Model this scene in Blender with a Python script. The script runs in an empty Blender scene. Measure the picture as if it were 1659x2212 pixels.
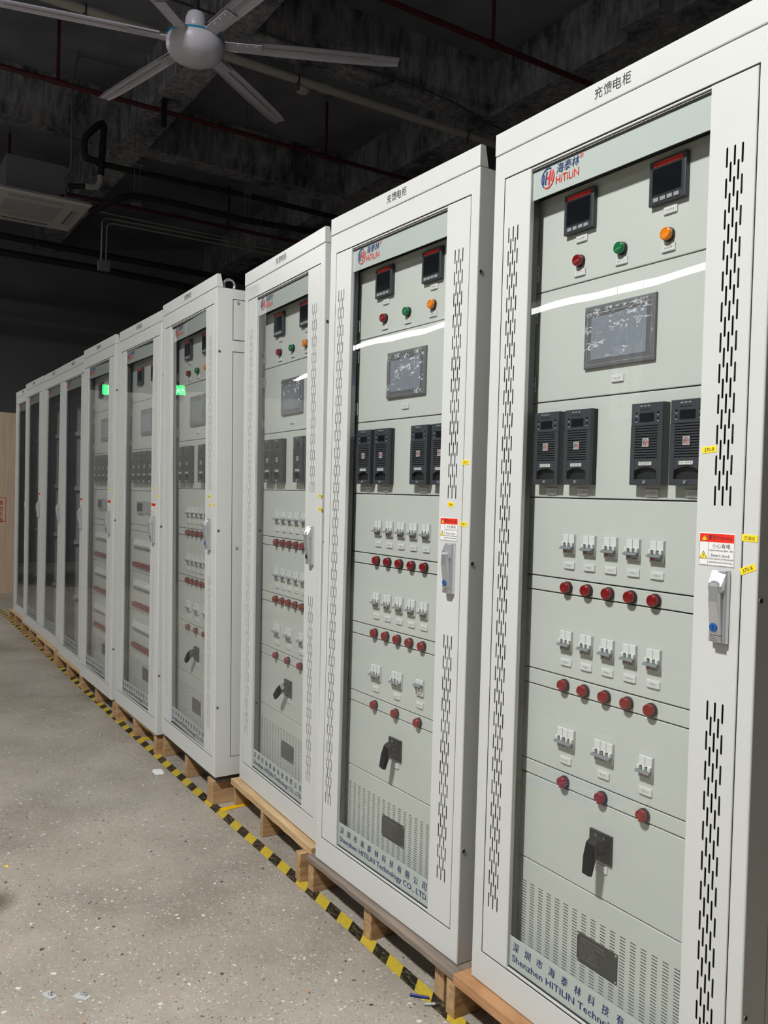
import bpy, math, random
from mathutils import Vector, Matrix
R = math.radians
C = bpy.context.scene.collection
BASE = 0.135                     # top of the pallets above the floor

# ---------------------------------------------------------------- camera
cam_data = bpy.data.cameras.new('camera')
cam = bpy.data.objects.new('camera', cam_data)
C.objects.link(cam)
bpy.context.scene.camera = cam
cam_data.sensor_fit = 'VERTICAL'
cam_data.sensor_height = 36.0
cam_data.lens = 36.0 * 1799.185 / 2212.0
cam_data.clip_start = 0.02
cam_data.clip_end = 100
yaw, pitch, roll = R(147.03923), R(-1.194534), R(1.584395)
fw = Vector((math.cos(pitch)*math.cos(yaw), math.cos(pitch)*math.sin(yaw), math.sin(pitch)))
rt = Vector((math.sin(yaw), -math.cos(yaw), 0))
up = rt.cross(fw)
rt2 = rt*math.cos(roll) + up*math.sin(roll)
up2 = -rt*math.sin(roll) + up*math.cos(roll)
m = Matrix((rt2, up2, -fw)).transposed().to_4x4()
m.translation = Vector((1.7276, -1.4425, 1.2971 + BASE))
cam.matrix_world = m

# ---------------------------------------------------------------- world and exposure
sc = bpy.context.scene
sc.view_settings.view_transform = 'Standard'
sc.view_settings.look = 'None'
sc.view_settings.gamma = 1.0
sc.view_settings.exposure = 0.88
sc.view_settings.use_curve_mapping = False
sc.cycles.use_denoising = True
sc.cycles.max_bounces = 7
sc.cycles.diffuse_bounces = 3
sc.cycles.glossy_bounces = 3
sc.cycles.transparent_max_bounces = 12
sc.cycles.transmission_bounces = 4
sc.cycles.caustics_reflective = False
sc.cycles.caustics_refractive = False
sc.cycles.sample_clamp_indirect = 4.0
world = bpy.data.worlds.new('world')
sc.world = world
world.use_nodes = True
world.node_tree.nodes['Background'].inputs[0].default_value = (0.8, 0.9, 1.0, 1)
world.node_tree.nodes['Background'].inputs[1].default_value = 0.02
HIGH_BAY = 455.0                 # radiance of the high bay lamps
STRIP = 6.0                     # radiance of the LED strips


# ---------------------------------------------------------------- materials
def nodes(name):
    mt = bpy.data.materials.new(name)
    mt.use_nodes = True
    return mt, mt.node_tree, mt.node_tree.nodes['Principled BSDF']


def pm(name, col, rough=0.5, metal=0.0, coat=0.0, bump=None, emis=None, spec=None, var=None):
    mt, nt, b = nodes(name)
    b.inputs['Base Color'].default_value = (*col, 1)
    b.inputs['Roughness'].default_value = rough
    b.inputs['Metallic'].default_value = metal
    b.inputs['Coat Weight'].default_value = coat
    if spec is not None:
        b.inputs['Specular IOR Level'].default_value = spec
    if emis:
        b.inputs['Emission Color'].default_value = (*emis[0], 1)
        b.inputs['Emission Strength'].default_value = emis[1]
    tc = nt.nodes.new('ShaderNodeTexCoord')
    if bump:
        n = nt.nodes.new('ShaderNodeTexNoise')
        n.inputs['Scale'].default_value = bump[0]
        n.inputs['Detail'].default_value = 1.0
        nt.links.new(tc.outputs['Object'], n.inputs['Vector'])
        bp = nt.nodes.new('ShaderNodeBump')
        bp.inputs['Strength'].default_value = bump[1]
        bp.inputs['Distance'].default_value = bump[2]
        nt.links.new(n.outputs[0], bp.inputs['Height'])
        nt.links.new(bp.outputs[0], b.inputs['Normal'])
    n = nt.nodes.new('ShaderNodeTexNoise')
    n.inputs['Scale'].default_value = var[0] if var else 6.0
    nt.links.new(tc.outputs['Object'], n.inputs['Vector'])
    rp = nt.nodes.new('ShaderNodeMapRange')
    k = var[1] if var else 0.03
    rp.inputs['To Min'].default_value = 1 - k
    rp.inputs['To Max'].default_value = 1 + k
    nt.links.new(n.outputs[0], rp.inputs[0])
    mx = nt.nodes.new('ShaderNodeVectorMath')
    mx.operation = 'SCALE'
    mx.inputs[0].default_value = col
    nt.links.new(rp.outputs[0], mx.inputs['Scale'])
    nt.links.new(mx.outputs[0], b.inputs['Base Color'])
    return mt


M = {}
M['paint'] = pm('grey_powder_coat', (0.60, 0.612, 0.60), 0.34, bump=(420, 0.45, 0.0006))
M['panel'] = pm('grey_mounting_plate', (0.585, 0.605, 0.575), 0.42, bump=(300, 0.2, 0.0006))
M['inner'] = pm('dark_steel_and_shade', (0.06, 0.062, 0.063), 0.5)  # dark steel posts, and shade coloured onto the door opening walls
M['gap'] = pm('seal_black', (0.02, 0.021, 0.022), 0.7)
M['charcoal'] = pm('charcoal_plastic', (0.045, 0.050, 0.060), 0.38)
M['charcoal2'] = pm('dark_recess_plastic', (0.012, 0.013, 0.016), 0.5)
M['screen'] = pm('black_display', (0.006, 0.007, 0.010), 0.12)
M['hmi'] = pm('touch_screen_grey', (0.31, 0.34, 0.39), 0.25)
M['bezel'] = pm('screen_bezel', (0.17, 0.17, 0.18), 0.35)
M['black'] = pm('black_plastic', (0.014, 0.014, 0.015), 0.38)
M['keys'] = pm('grey_keys', (0.32, 0.33, 0.35), 0.5)
M['white'] = pm('white_plastic', (0.72, 0.73, 0.72), 0.4)
M['holder'] = pm('clear_plastic_rim', (0.68, 0.69, 0.69), 0.15, coat=0.5)
M['lgrey'] = pm('light_grey_plastic', (0.45, 0.46, 0.46), 0.4)
M['bodygrey'] = pm('pale_breaker_label', (0.60, 0.61, 0.61), 0.4)
M['grey'] = pm('grey_lever', (0.20, 0.215, 0.23), 0.4)
M['red'] = pm('red_lens', (0.22, 0.002, 0.004), 0.14, coat=0.5)
M['green'] = pm('green_lens', (0.0, 0.16, 0.045), 0.16, coat=0.6)
M['orange'] = pm('orange_lens', (0.85, 0.23, 0.0), 0.16, coat=0.6)
M['redprint'] = pm('red_print', (0.62, 0.02, 0.015), 0.5)
M['redsign'] = pm('red_label_print', (0.80, 0.025, 0.01), 0.5)
M['blueprint'] = pm('blue_print', (0.012, 0.03, 0.15), 0.5)
M['blackprint'] = pm('black_print', (0.03, 0.03, 0.035), 0.5)
M['greyprint'] = pm('grey_print', (0.22, 0.22, 0.21), 0.6)
M['whiteprint'] = pm('white_print', (0.55, 0.55, 0.56), 0.6)
M['yellow'] = pm('yellow_sticker', (0.95, 0.71, 0.02), 0.45)
M['paper'] = pm('white_label', (0.80, 0.80, 0.78), 0.5)
M['chrome'] = pm('satin_chrome', (0.66, 0.67, 0.70), 0.30, metal=0.8)
M['blue'] = pm('blue_lock_cap', (0.01, 0.09, 0.32), 0.35)
M['plate'] = pm('dark_nameplate', (0.035, 0.034, 0.03), 0.3)
M['band'] = pm('pale_green_glass_band', (0.555, 0.60, 0.585), 0.12)
M['brass'] = pm('socket_rim', (0.5, 0.48, 0.42), 0.35, metal=0.6)
M['redpipe'] = pm('dark_red_pipe_paint', (0.072, 0.008, 0.016), 0.5)
M['whitepipe'] = pm('white_pipe', (0.36, 0.36, 0.32), 0.5)
M['conduit'] = pm('dull_white_conduit', (0.21, 0.21, 0.19), 0.6)
M['blackfoam'] = pm('black_pipe_foam', (0.006, 0.006, 0.007), 0.8)
M['galv'] = pm('galvanised_steel', (0.22, 0.22, 0.23), 0.4, metal=0.5)
M['fan'] = pm('fan_white', (0.52, 0.51, 0.585), 0.4)
M['fanblade'] = pm('fan_blade_white', (0.47, 0.455, 0.52), 0.4)
M['fanblue'] = pm('fan_blue_stripe', (0.0, 0.22, 0.36), 0.4)
M['acgrey'] = pm('unit_housing_grey', (0.16, 0.17, 0.19), 0.5)
M['acwhite'] = pm('unit_panel_white', (0.50, 0.49, 0.50), 0.45)
M['acslot'] = pm('unit_panel_grille', (0.36, 0.36, 0.37), 0.5)
M['wall'] = pm('dark_wall_paint', (0.15, 0.15, 0.168), 0.8, var=(0.5, 0.35))
M['greyboardwall'] = pm('light_grey_partition', (0.30, 0.30, 0.28), 0.7)
M['farwall'] = pm('pale_wall_paint', (0.40, 0.38, 0.36), 0.8, var=(0.4, 0.3))
M['lampglow'] = pm('lamp_diffuser', (0.8, 0.8, 0.8), 0.5, emis=((1, 0.99, 0.975), HIGH_BAY))
M['added_lampglow'] = pm('added_lamp_diffuser', (0.8, 0.8, 0.8), 0.5, emis=((1, 0.99, 0.975), HIGH_BAY*0.32))  # weaker glow for the added lamp at the far end
M['stripglow'] = pm('strip_diffuser', (0.8, 0.8, 0.8), 0.5, emis=((0.97, 0.99, 1), STRIP))
M['exitglow'] = pm('exit_sign_face', (0.0, 0.3, 0.05), 0.5, emis=((0.0, 1.0, 0.12), 2.6))
M['exitwhite'] = pm('exit_sign_mark', (0.8, 0.8, 0.8), 0.5, emis=((0.35, 1.0, 0.5), 2.6))
M['alu'] = pm('aluminium', (0.5, 0.5, 0.5), 0.35, metal=0.9)
M['banner'] = pm('banner_white', (0.8, 0.83, 0.83), 0.5)
M['bannerblue'] = pm('banner_blue', (0.02, 0.25, 0.65), 0.5)
M['signblue'] = pm('floor_sign_grey_blue', (0.12, 0.18, 0.30), 0.5)
M['pen'] = pm('blue_plastic', (0.01, 0.02, 0.16), 0.4)
M['ink'] = pm('dark_sleeve', (0.05, 0.05, 0.05), 0.6)


def glass_mat(name, tint, extra, bump=None, rough=0.0):
    mt = bpy.data.materials.new(name)
    mt.use_nodes = True
    nt = mt.node_tree
    nt.nodes.clear()
    out = nt.nodes.new('ShaderNodeOutputMaterial')
    tr = nt.nodes.new('ShaderNodeBsdfTransparent')
    tr.inputs[0].default_value = (*tint, 1)
    gl = nt.nodes.new('ShaderNodeBsdfGlossy')
    gl.inputs['Roughness'].default_value = rough
    fr = nt.nodes.new('ShaderNodeFresnel')
    geo = nt.nodes.new('ShaderNodeNewGeometry')
    ior = nt.nodes.new('ShaderNodeMapRange')      # the pane is one sheet: the same sheen from both sides
    ior.inputs['To Min'].default_value = extra
    ior.inputs['To Max'].default_value = 1.0/extra
    nt.links.new(geo.outputs['Backfacing'], ior.inputs[0])
    nt.links.new(ior.outputs[0], fr.inputs['IOR'])
    mx = nt.nodes.new('ShaderNodeMixShader')
    two = nt.nodes.new('ShaderNodeMath')          # both faces of the sheet reflect
    two.operation = 'MULTIPLY'
    two.use_clamp = True
    two.inputs[1].default_value = 1.75
    nt.links.new(fr.outputs[0], two.inputs[0])
    nt.links.new(two.outputs[0], mx.inputs[0])
    nt.links.new(tr.outputs[0], mx.inputs[1])
    nt.links.new(gl.outputs[0], mx.inputs[2])
    nt.links.new(mx.outputs[0], out.inputs[0])
    if bump:
        tc = nt.nodes.new('ShaderNodeTexCoord')
        n = nt.nodes.new('ShaderNodeTexNoise')
        n.inputs['Scale'].default_value = bump[0]
        nt.links.new(tc.outputs['Object'], n.inputs['Vector'])
        bp = nt.nodes.new('ShaderNodeBump')
        bp.inputs['Strength'].default_value = bump[1]
        bp.inputs['Distance'].default_value = bump[2]
        nt.links.new(n.outputs[0], bp.inputs['Height'])
        nt.links.new(bp.outputs[0], gl.inputs['Normal'])
        nt.links.new(bp.outputs[0], fr.inputs['Normal'])
    return mt


M['glass'] = glass_mat('door_glass', (0.945, 0.965, 0.95), 1.5, bump=(2.0, 0.3, 0.004))
M['film'] = glass_mat('protective_film', (0.95, 0.95, 0.96), 1.6, bump=(24, 0.4, 0.006), rough=0.06)
M['clear'] = glass_mat('clear_label_holder', (0.88, 0.89, 0.90), 1.45, rough=0.1)


def ramp(nt, stops, interp='LINEAR'):
    r = nt.nodes.new('ShaderNodeValToRGB')
    e = r.color_ramp.elements
    r.color_ramp.interpolation = interp
    while len(e) < len(stops):
        e.new(0.5)
    for i, (p, c) in enumerate(stops):
        e[i].position = p
        e[i].color = (*c, 1)
    return r


def concrete_ceiling():
    mt, nt, b = nodes('dark_formwork_concrete')
    tc = nt.nodes.new('ShaderNodeTexCoord')

    def noise(scale, det, rgh, sc3):
        mp = nt.nodes.new('ShaderNodeMapping')
        mp.inputs['Scale'].default_value = sc3
        nt.links.new(tc.outputs['Object'], mp.inputs[0])
        n = nt.nodes.new('ShaderNodeTexNoise')
        n.inputs['Scale'].default_value = scale
        n.inputs['Detail'].default_value = det
        n.inputs['Roughness'].default_value = rgh
        nt.links.new(mp.outputs[0], n.inputs['Vector'])
        return n
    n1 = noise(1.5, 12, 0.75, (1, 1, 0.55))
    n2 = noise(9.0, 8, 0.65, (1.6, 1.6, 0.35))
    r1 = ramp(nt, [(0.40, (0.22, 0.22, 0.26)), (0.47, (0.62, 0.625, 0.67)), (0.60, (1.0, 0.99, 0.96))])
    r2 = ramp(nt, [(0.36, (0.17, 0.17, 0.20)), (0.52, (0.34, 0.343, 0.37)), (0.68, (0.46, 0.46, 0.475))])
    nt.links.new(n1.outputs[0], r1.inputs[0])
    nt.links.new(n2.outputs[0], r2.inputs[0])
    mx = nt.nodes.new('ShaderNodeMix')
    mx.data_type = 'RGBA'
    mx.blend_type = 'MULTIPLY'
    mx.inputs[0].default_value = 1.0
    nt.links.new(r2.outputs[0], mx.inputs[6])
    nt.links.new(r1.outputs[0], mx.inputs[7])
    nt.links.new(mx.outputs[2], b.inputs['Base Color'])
    b.inputs['Roughness'].default_value = 0.9
    bp = nt.nodes.new('ShaderNodeBump')
    bp.inputs['Strength'].default_value = 0.6
    bp.inputs['Distance'].default_value = 0.03
    nt.links.new(n2.outputs[0], bp.inputs['Height'])
    nt.links.new(bp.outputs[0], b.inputs['Normal'])
    return mt


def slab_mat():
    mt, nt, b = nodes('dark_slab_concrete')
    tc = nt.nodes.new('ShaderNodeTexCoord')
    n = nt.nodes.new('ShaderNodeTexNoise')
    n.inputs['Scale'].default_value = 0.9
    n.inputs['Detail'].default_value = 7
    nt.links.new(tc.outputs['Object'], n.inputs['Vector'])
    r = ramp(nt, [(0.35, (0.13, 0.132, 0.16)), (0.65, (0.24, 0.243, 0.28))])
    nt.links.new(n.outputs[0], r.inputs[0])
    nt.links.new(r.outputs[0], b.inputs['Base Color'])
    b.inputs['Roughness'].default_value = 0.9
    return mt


def terrazzo():
    mt, nt, b = nodes('ground_terrazzo')
    tc = nt.nodes.new('ShaderNodeTexCoord')
    big = nt.nodes.new('ShaderNodeTexNoise')
    big.inputs['Scale'].default_value = 1.3
    big.inputs['Detail'].default_value = 8
    big.inputs['Roughness'].default_value = 0.62
    nt.links.new(tc.outputs['Object'], big.inputs['Vector'])
    base = ramp(nt, [(0.30, (0.19, 0.167, 0.134)), (0.46, (0.30, 0.273, 0.228)), (0.62, (0.39, 0.358, 0.303))])
    nt.links.new(big.outputs[0], base.inputs[0])
    col = base.outputs[0]

    def mix(fac, c1, c2):
        mx = nt.nodes.new('ShaderNodeMix')
        mx.data_type = 'RGBA'
        nt.links.new(fac, mx.inputs[0])
        nt.links.new(c1, mx.inputs[6])
        nt.links.new(c2, mx.inputs[7])
        return mx.outputs[2]
    warp = nt.nodes.new('ShaderNodeTexNoise')
    warp.inputs['Scale'].default_value = 70
    nt.links.new(tc.outputs['Object'], warp.inputs['Vector'])
    wv = nt.nodes.new('ShaderNodeVectorMath')
    wv.operation = 'MULTIPLY_ADD'
    wv.inputs[1].default_value = (0.020, 0.020, 0)
    nt.links.new(warp.outputs['Color'], wv.inputs[0])
    nt.links.new(tc.outputs['Object'], wv.inputs[2])
    for scale, prob, rad, cols in ((230, 0.52, 0.44, ((0.40, 0.37, 0.32), (0.15, 0.13, 0.11), (0.33, 0.27, 0.21))),
                                   (105, 0.36, 0.36, ((0.48, 0.45, 0.40), (0.17, 0.14, 0.12), (0.36, 0.23, 0.15))),
                                   (95, 0.10, 0.40, ((0.58, 0.56, 0.52), (0.10, 0.09, 0.08), (0.40, 0.33, 0.27))),
                                   (40, 0.09, 0.26, ((0.66, 0.64, 0.58), (0.05, 0.05, 0.05), (0.42, 0.27, 0.17)))):
        v = nt.nodes.new('ShaderNodeTexVoronoi')
        v.voronoi_dimensions = '2D'
        v.inputs['Scale'].default_value = scale
        nt.links.new(wv.outputs[0], v.inputs['Vector'])
        sep = nt.nodes.new('ShaderNodeSeparateColor')
        nt.links.new(v.outputs['Color'], sep.inputs[0])
        pick = nt.nodes.new('ShaderNodeMath')
        pick.operation = 'LESS_THAN'
        pick.inputs[1].default_value = prob
        nt.links.new(sep.outputs[0], pick.inputs[0])
        size = nt.nodes.new('ShaderNodeMath')
        size.operation = 'MULTIPLY'
        size.inputs[1].default_value = rad
        nt.links.new(sep.outputs[1], size.inputs[0])
        ins = nt.nodes.new('ShaderNodeMath')
        ins.operation = 'LESS_THAN'
        nt.links.new(v.outputs['Distance'], ins.inputs[0])
        nt.links.new(size.outputs[0], ins.inputs[1])
        both = nt.nodes.new('ShaderNodeMath')
        both.operation = 'MULTIPLY'
        nt.links.new(pick.outputs[0], both.inputs[0])
        nt.links.new(ins.outputs[0], both.inputs[1])
        cr = ramp(nt, [(0.0, cols[0]), (0.5, cols[2]), (0.8, cols[1])], 'CONSTANT')
        nt.links.new(sep.outputs[2], cr.inputs[0])
        col = mix(both.outputs[0], col, cr.outputs[0])
    # a brown stain
    sub = nt.nodes.new('ShaderNodeVectorMath')
    sub.operation = 'DISTANCE'
    sub.inputs[1].default_value = (-1.34, -1.02, 0)
    nt.links.new(wv.outputs[0], sub.inputs[0])
    st = nt.nodes.new('ShaderNodeMapRange')
    st.inputs['From Min'].default_value = 0.12
    st.inputs['From Max'].default_value = 0.03
    nt.links.new(sub.outputs['Value'], st.inputs[0])
    brown = nt.nodes.new('ShaderNodeRGB')
    brown.outputs[0].default_value = (0.06, 0.035, 0.02, 1)
    col = mix(st.outputs[0], col, brown.outputs[0])
    nt.links.new(col, b.inputs['Base Color'])
    rr = nt.nodes.new('ShaderNodeMapRange')
    rr.inputs['To Min'].default_value = 0.38
    rr.inputs['To Max'].default_value = 0.6
    nt.links.new(big.outputs[0], rr.inputs[0])
    nt.links.new(rr.outputs[0], b.inputs['Roughness'])
    return mt


def wood(name, c1, c2, scale=(3, 40, 40), rough=0.7):
    mt, nt, b = nodes(name)
    tc = nt.nodes.new('ShaderNodeTexCoord')
    mp = nt.nodes.new('ShaderNodeMapping')
    mp.inputs['Scale'].default_value = scale
    nt.links.new(tc.outputs['Object'], mp.inputs[0])
    n = nt.nodes.new('ShaderNodeTexNoise')
    n.inputs['Scale'].default_value = 1.6
    n.inputs['Detail'].default_value = 6
    n.inputs['Distortion'].default_value = 0.8
    nt.links.new(mp.outputs[0], n.inputs['Vector'])
    r = ramp(nt, [(0.3, c1), (0.7, c2)])
    nt.links.new(n.outputs[0], r.inputs[0])
    nt.links.new(r.outputs[0], b.inputs['Base Color'])
    b.inputs['Roughness'].default_value = rough
    bp = nt.nodes.new('ShaderNodeBump')
    bp.inputs['Strength'].default_value = 0.35
    bp.inputs['Distance'].default_value = 0.004
    nt.links.new(n.outputs[0], bp.inputs['Height'])
    nt.links.new(bp.outputs[0], b.inputs['Normal'])
    return mt


def tape_mat(name, col, wear):
    mt, nt, b = nodes(name)
    tc = nt.nodes.new('ShaderNodeTexCoord')
    mp = nt.nodes.new('ShaderNodeMapping')
    mp.inputs['Scale'].default_value = (18, 60, 1)
    mp.inputs['Rotation'].default_value = (0, 0, 0.5)
    nt.links.new(tc.outputs['Object'], mp.inputs[0])
    n = nt.nodes.new('ShaderNodeTexNoise')
    n.inputs['Scale'].default_value = 2.0
    n.inputs['Detail'].default_value = 8
    n.inputs['Roughness'].default_value = 0.7
    nt.links.new(mp.outputs[0], n.inputs['Vector'])
    r = ramp(nt, [(0.50, col), (0.66, wear)])
    nt.links.new(n.outputs[0], r.inputs[0])
    nt.links.new(r.outputs[0], b.inputs['Base Color'])
    b.inputs['Roughness'].default_value = 0.45
    return mt


M['concrete'] = concrete_ceiling()
M['slab'] = slab_mat()
M['floor'] = terrazzo()
M['pine'] = wood('pale_pine', (0.42, 0.27, 0.13), (0.60, 0.43, 0.24))
M['pinebear'] = wood('pallet_bearer_wood', (0.30, 0.17, 0.075), (0.52, 0.34, 0.18), (30, 3, 30))
M['orangeply'] = wood('orange_plywood', (0.36, 0.18, 0.08), (0.52, 0.29, 0.14), (5, 14, 30))
M['greyboard'] = wood('weathered_board', (0.16, 0.125, 0.10), (0.26, 0.21, 0.17))
M['darkboard'] = wood('dark_board', (0.03, 0.028, 0.025), (0.07, 0.06, 0.05))
M['plywall'] = wood('plywood_partition', (0.56, 0.42, 0.30), (0.68, 0.53, 0.39), (14, 14, 1.2))
M['tapey'] = tape_mat('worn_yellow_tape', (0.56, 0.41, 0.035), (0.36, 0.30, 0.08))
M['tapek'] = tape_mat('worn_black_tape', (0.014, 0.014, 0.013), (0.20, 0.165, 0.06))
M['tapeo'] = pm('fresh_yellow_tape', (0.80, 0.47, 0.0), 0.45)


# ---------------------------------------------------------------- mesh building
class MB:
    def __init__(s):
        s.v, s.f, s.mi, s.mats = [], [], [], []

    def mat(s, k):
        if k not in s.mats:
            s.mats.append(k)
        return s.mats.index(k)

    def poly(s, pts, k):
        n = len(s.v)
        s.v += [tuple(p) for p in pts]
        s.f.append(tuple(range(n, n+len(pts))))
        s.mi.append(s.mat(k))

    def add(s, vs, fs, k):
        n = len(s.v)
        s.v += [tuple(p) for p in vs]
        i = s.mat(k)
        for f in fs:
            s.f.append(tuple(n+a for a in f))
            s.mi.append(i)

    def box(s, x0, x1, y0, y1, z0, z1, k):
        s.add([(x, y, z) for x in (x0, x1) for y in (y0, y1) for z in (z0, z1)],
              [(0, 1, 3, 2), (4, 6, 7, 5), (0, 4, 5, 1), (2, 3, 7, 6), (0, 2, 6, 4), (1, 5, 7, 3)], k)

    def cbox(s, x0, x1, y0, y1, z0, z1, c, k):
        """box whose front (the y0 side) is chamfered by c"""
        L = []
        for d, y in ((0, y1), (0, y0+c), (c*.3, y0+c*.3), (c, y0)):
            L.append([(x0+d, y, z0+d), (x1-d, y, z0+d), (x1-d, y, z1-d), (x0+d, y, z1-d)])
        vs = sum(L, [])
        fs = [(0, 3, 2, 1)]
        for i in range(3):
            for j in range(4):
                a, b2 = i*4+j, i*4+(j+1) % 4
                fs.append((a, b2, b2+4, a+4))
        fs.append((12, 13, 14, 15))
        s.add(vs, fs, k)

    def cyl(s, c, ax, r, h, k, n=20, r2=None, cap=True):
        """cylinder or cone from c along unit axis ax"""
        ax = Vector(ax).normalized()
        a = ax.orthogonal().normalized()
        b2 = ax.cross(a)
        c = Vector(c)
        r2 = r if r2 is None else r2
        vs = []
        for i in range(n):
            t = 2*math.pi*i/n
            d = a*math.cos(t)+b2*math.sin(t)
            vs += [c+d*r, c+ax*h+d*r2]
        fs = [(2*i, 2*((i+1) % n), 2*((i+1) % n)+1, 2*i+1) for i in range(n)]
        if cap:
            fs += [tuple(2*i for i in range(n))[::-1], tuple(2*i+1 for i in range(n))]
        s.add(vs, fs, k)

    def lathe(s, c, ax, prof, k, n=24):
        """prof = list of (distance along axis, radius)"""
        ax = Vector(ax).normalized()
        a = ax.orthogonal().normalized()
        b2 = ax.cross(a)
        c = Vector(c)
        vs = []
        for h, r in prof:
            for i in range(n):
                t = 2*math.pi*i/n
                vs.append(c+ax*h+(a*math.cos(t)+b2*math.sin(t))*r)
        fs = []
        for j in range(len(prof)-1):
            for i in range(n):
                i2 = (i+1) % n
                fs.append((j*n+i, j*n+i2, (j+1)*n+i2, (j+1)*n+i))
        fs += [tuple(range(n))[::-1], tuple(range((len(prof)-1)*n, len(prof)*n))]
        s.add(vs, fs, k)

    def tube(s, pts, r, k, n=12):
        pts = [Vector(p) for p in pts]
        rings = []
        prev = None
        for i, p in enumerate(pts):
            if i == 0:
                t = pts[1]-p
            elif i == len(pts)-1:
                t = p-pts[i-1]
            else:
                t = (pts[i+1]-p).normalized()+(p-pts[i-1]).normalized()
            t.normalize()
            if prev is None:
                a = t.orthogonal().normalized()
            else:
                a = (prev-t*prev.dot(t)).normalized()
            prev = a
            b2 = t.cross(a)
            sc_ = 1.0
            if 0 < i < len(pts)-1:
                sc_ = 1/max(0.5, math.cos((pts[i+1]-p).angle(p-pts[i-1])/2))
            rings.append([p+(a*math.cos(2*math.pi*j/n)+b2*math.sin(2*math.pi*j/n))*r*min(sc_, 1.25) for j in range(n)])
        vs = sum(rings, [])
        fs = []
        for i in range(len(pts)-1):
            for j in range(n):
                j2 = (j+1) % n
                fs.append((i*n+j, i*n+j2, (i+1)*n+j2, (i+1)*n+j))
        fs += [tuple(range(n))[::-1], tuple(range((len(pts)-1)*n, len(pts)*n))]
        s.add(vs, fs, k)

    def prism(s, pts, y0, y1, k):
        """outline in (x, z), extruded from y0 to y1"""
        n = len(pts)
        vs = [(x, y0, z) for x, z in pts]+[(x, y1, z) for x, z in pts]
        fs = [tuple(range(n)), tuple(range(n, 2*n))[::-1]]+[(i, i+n, (i+1) % n+n, (i+1) % n) for i in range(n)]
        s.add(vs, fs, k)

    def slots(s, a0, a1, b0, b1, y, cols, w, ln, depth, k, vertical=True):
        """a sheet with rows of round-ended slots cut through; cols = [(a_centre, [b_centres])]"""
        def P(a, b, yy=y):
            return (a, yy, b) if vertical else (b, yy, a)
        c = w*0.42
        cur = a0
        for ac, bs in cols:
            s.poly([P(cur, b0), P(ac-w/2, b0), P(ac-w/2, b1), P(cur, b1)], k)
            bb = b0
            for bc in sorted(bs):
                lo, hi = bc-ln/2, bc+ln/2
                s.poly([P(ac-w/2, bb), P(ac+w/2, bb), P(ac+w/2, lo), P(ac-w/2, lo)], k)
                L, Rr = ac-w/2, ac+w/2
                for q in (((L, lo), (L+c, lo), (L, lo+c)), ((Rr, lo), (Rr, lo+c), (Rr-c, lo)),
                          ((L, hi), (L, hi-c), (L+c, hi)), ((Rr, hi), (Rr-c, hi), (Rr, hi-c))):
                    s.poly([P(*t) for t in q], k)
                ring = [(L+c, lo), (Rr-c, lo), (Rr, lo+c), (Rr, hi-c), (Rr-c, hi), (L+c, hi), (L, hi-c), (L, lo+c)]
                for i in range(8):
                    p, q = ring[i], ring[(i+1) % 8]
                    s.poly([P(*p), P(*p, y+depth), P(*q, y+depth), P(*q)], k)
                bb = hi
            s.poly([P(ac-w/2, bb), P(ac+w/2, bb), P(ac+w/2, b1), P(ac-w/2, b1)], k)
            cur = ac+w/2
        s.poly([P(cur, b0), P(a1, b0), P(a1, b1), P(cur, b1)], k)

    def mesh(s, name, smooth=False):
        me = bpy.data.meshes.new(name)
        me.from_pydata(s.v, [], s.f)
        for k in s.mats:
            me.materials.append(M[k])
        me.polygons.foreach_set('material_index', s.mi)
        if smooth:
            me.polygons.foreach_set('use_smooth', [True]*len(me.polygons))
            me.update()
            try:
                me.set_sharp_from_angle(angle=R(35))
            except Exception:
                pass
        me.update()
        return me


_text = {}


def text_geo(s_):
    """letter outlines as a flat mesh fitted to the unit box"""
    if s_ in _text:
        return _text[s_]
    cu = bpy.data.curves.new('lettering', 'FONT')
    cu.body = s_
    cu.resolution_u = 2
    o = bpy.data.objects.new('lettering', cu)
    C.objects.link(o)
    dg = bpy.context.evaluated_depsgraph_get()
    me = bpy.data.meshes.new_from_object(o.evaluated_get(dg))
    vs = [v.co.copy() for v in me.vertices]
    fs = [tuple(p.vertices) for p in me.polygons]
    bpy.data.objects.remove(o)
    bpy.data.meshes.remove(me)
    bpy.data.curves.remove(cu)
    x0, x1 = min(v.x for v in vs), max(v.x for v in vs)
    y0, y1 = min(v.y for v in vs), max(v.y for v in vs)
    vs = [((v.x-x0)/(x1-x0), (v.y-y0)/(y1-y0)) for v in vs]
    _text[s_] = (vs, fs, (x1-x0)/(y1-y0))
    return _text[s_]


def put_text(mb, s_, x0, x1, z0, z1, y, k, lean=0.0):
    vs, fs, _ = text_geo(s_)
    mb.add([(x0+(x1-x0)*a+lean*b, y, z0+(z1-z0)*b) for a, b in vs], fs, k)


def put_text_on(mb, s_, org, ux, uz, w, h, k):
    """lettering on any plane: org = lower left, ux / uz = unit directions"""
    vs, fs, _ = text_geo(s_)
    org, ux, uz = Vector(org), Vector(ux), Vector(uz)
    mb.add([org+ux*(w*a)+uz*(h*b) for a, b in vs], fs, k)


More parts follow.
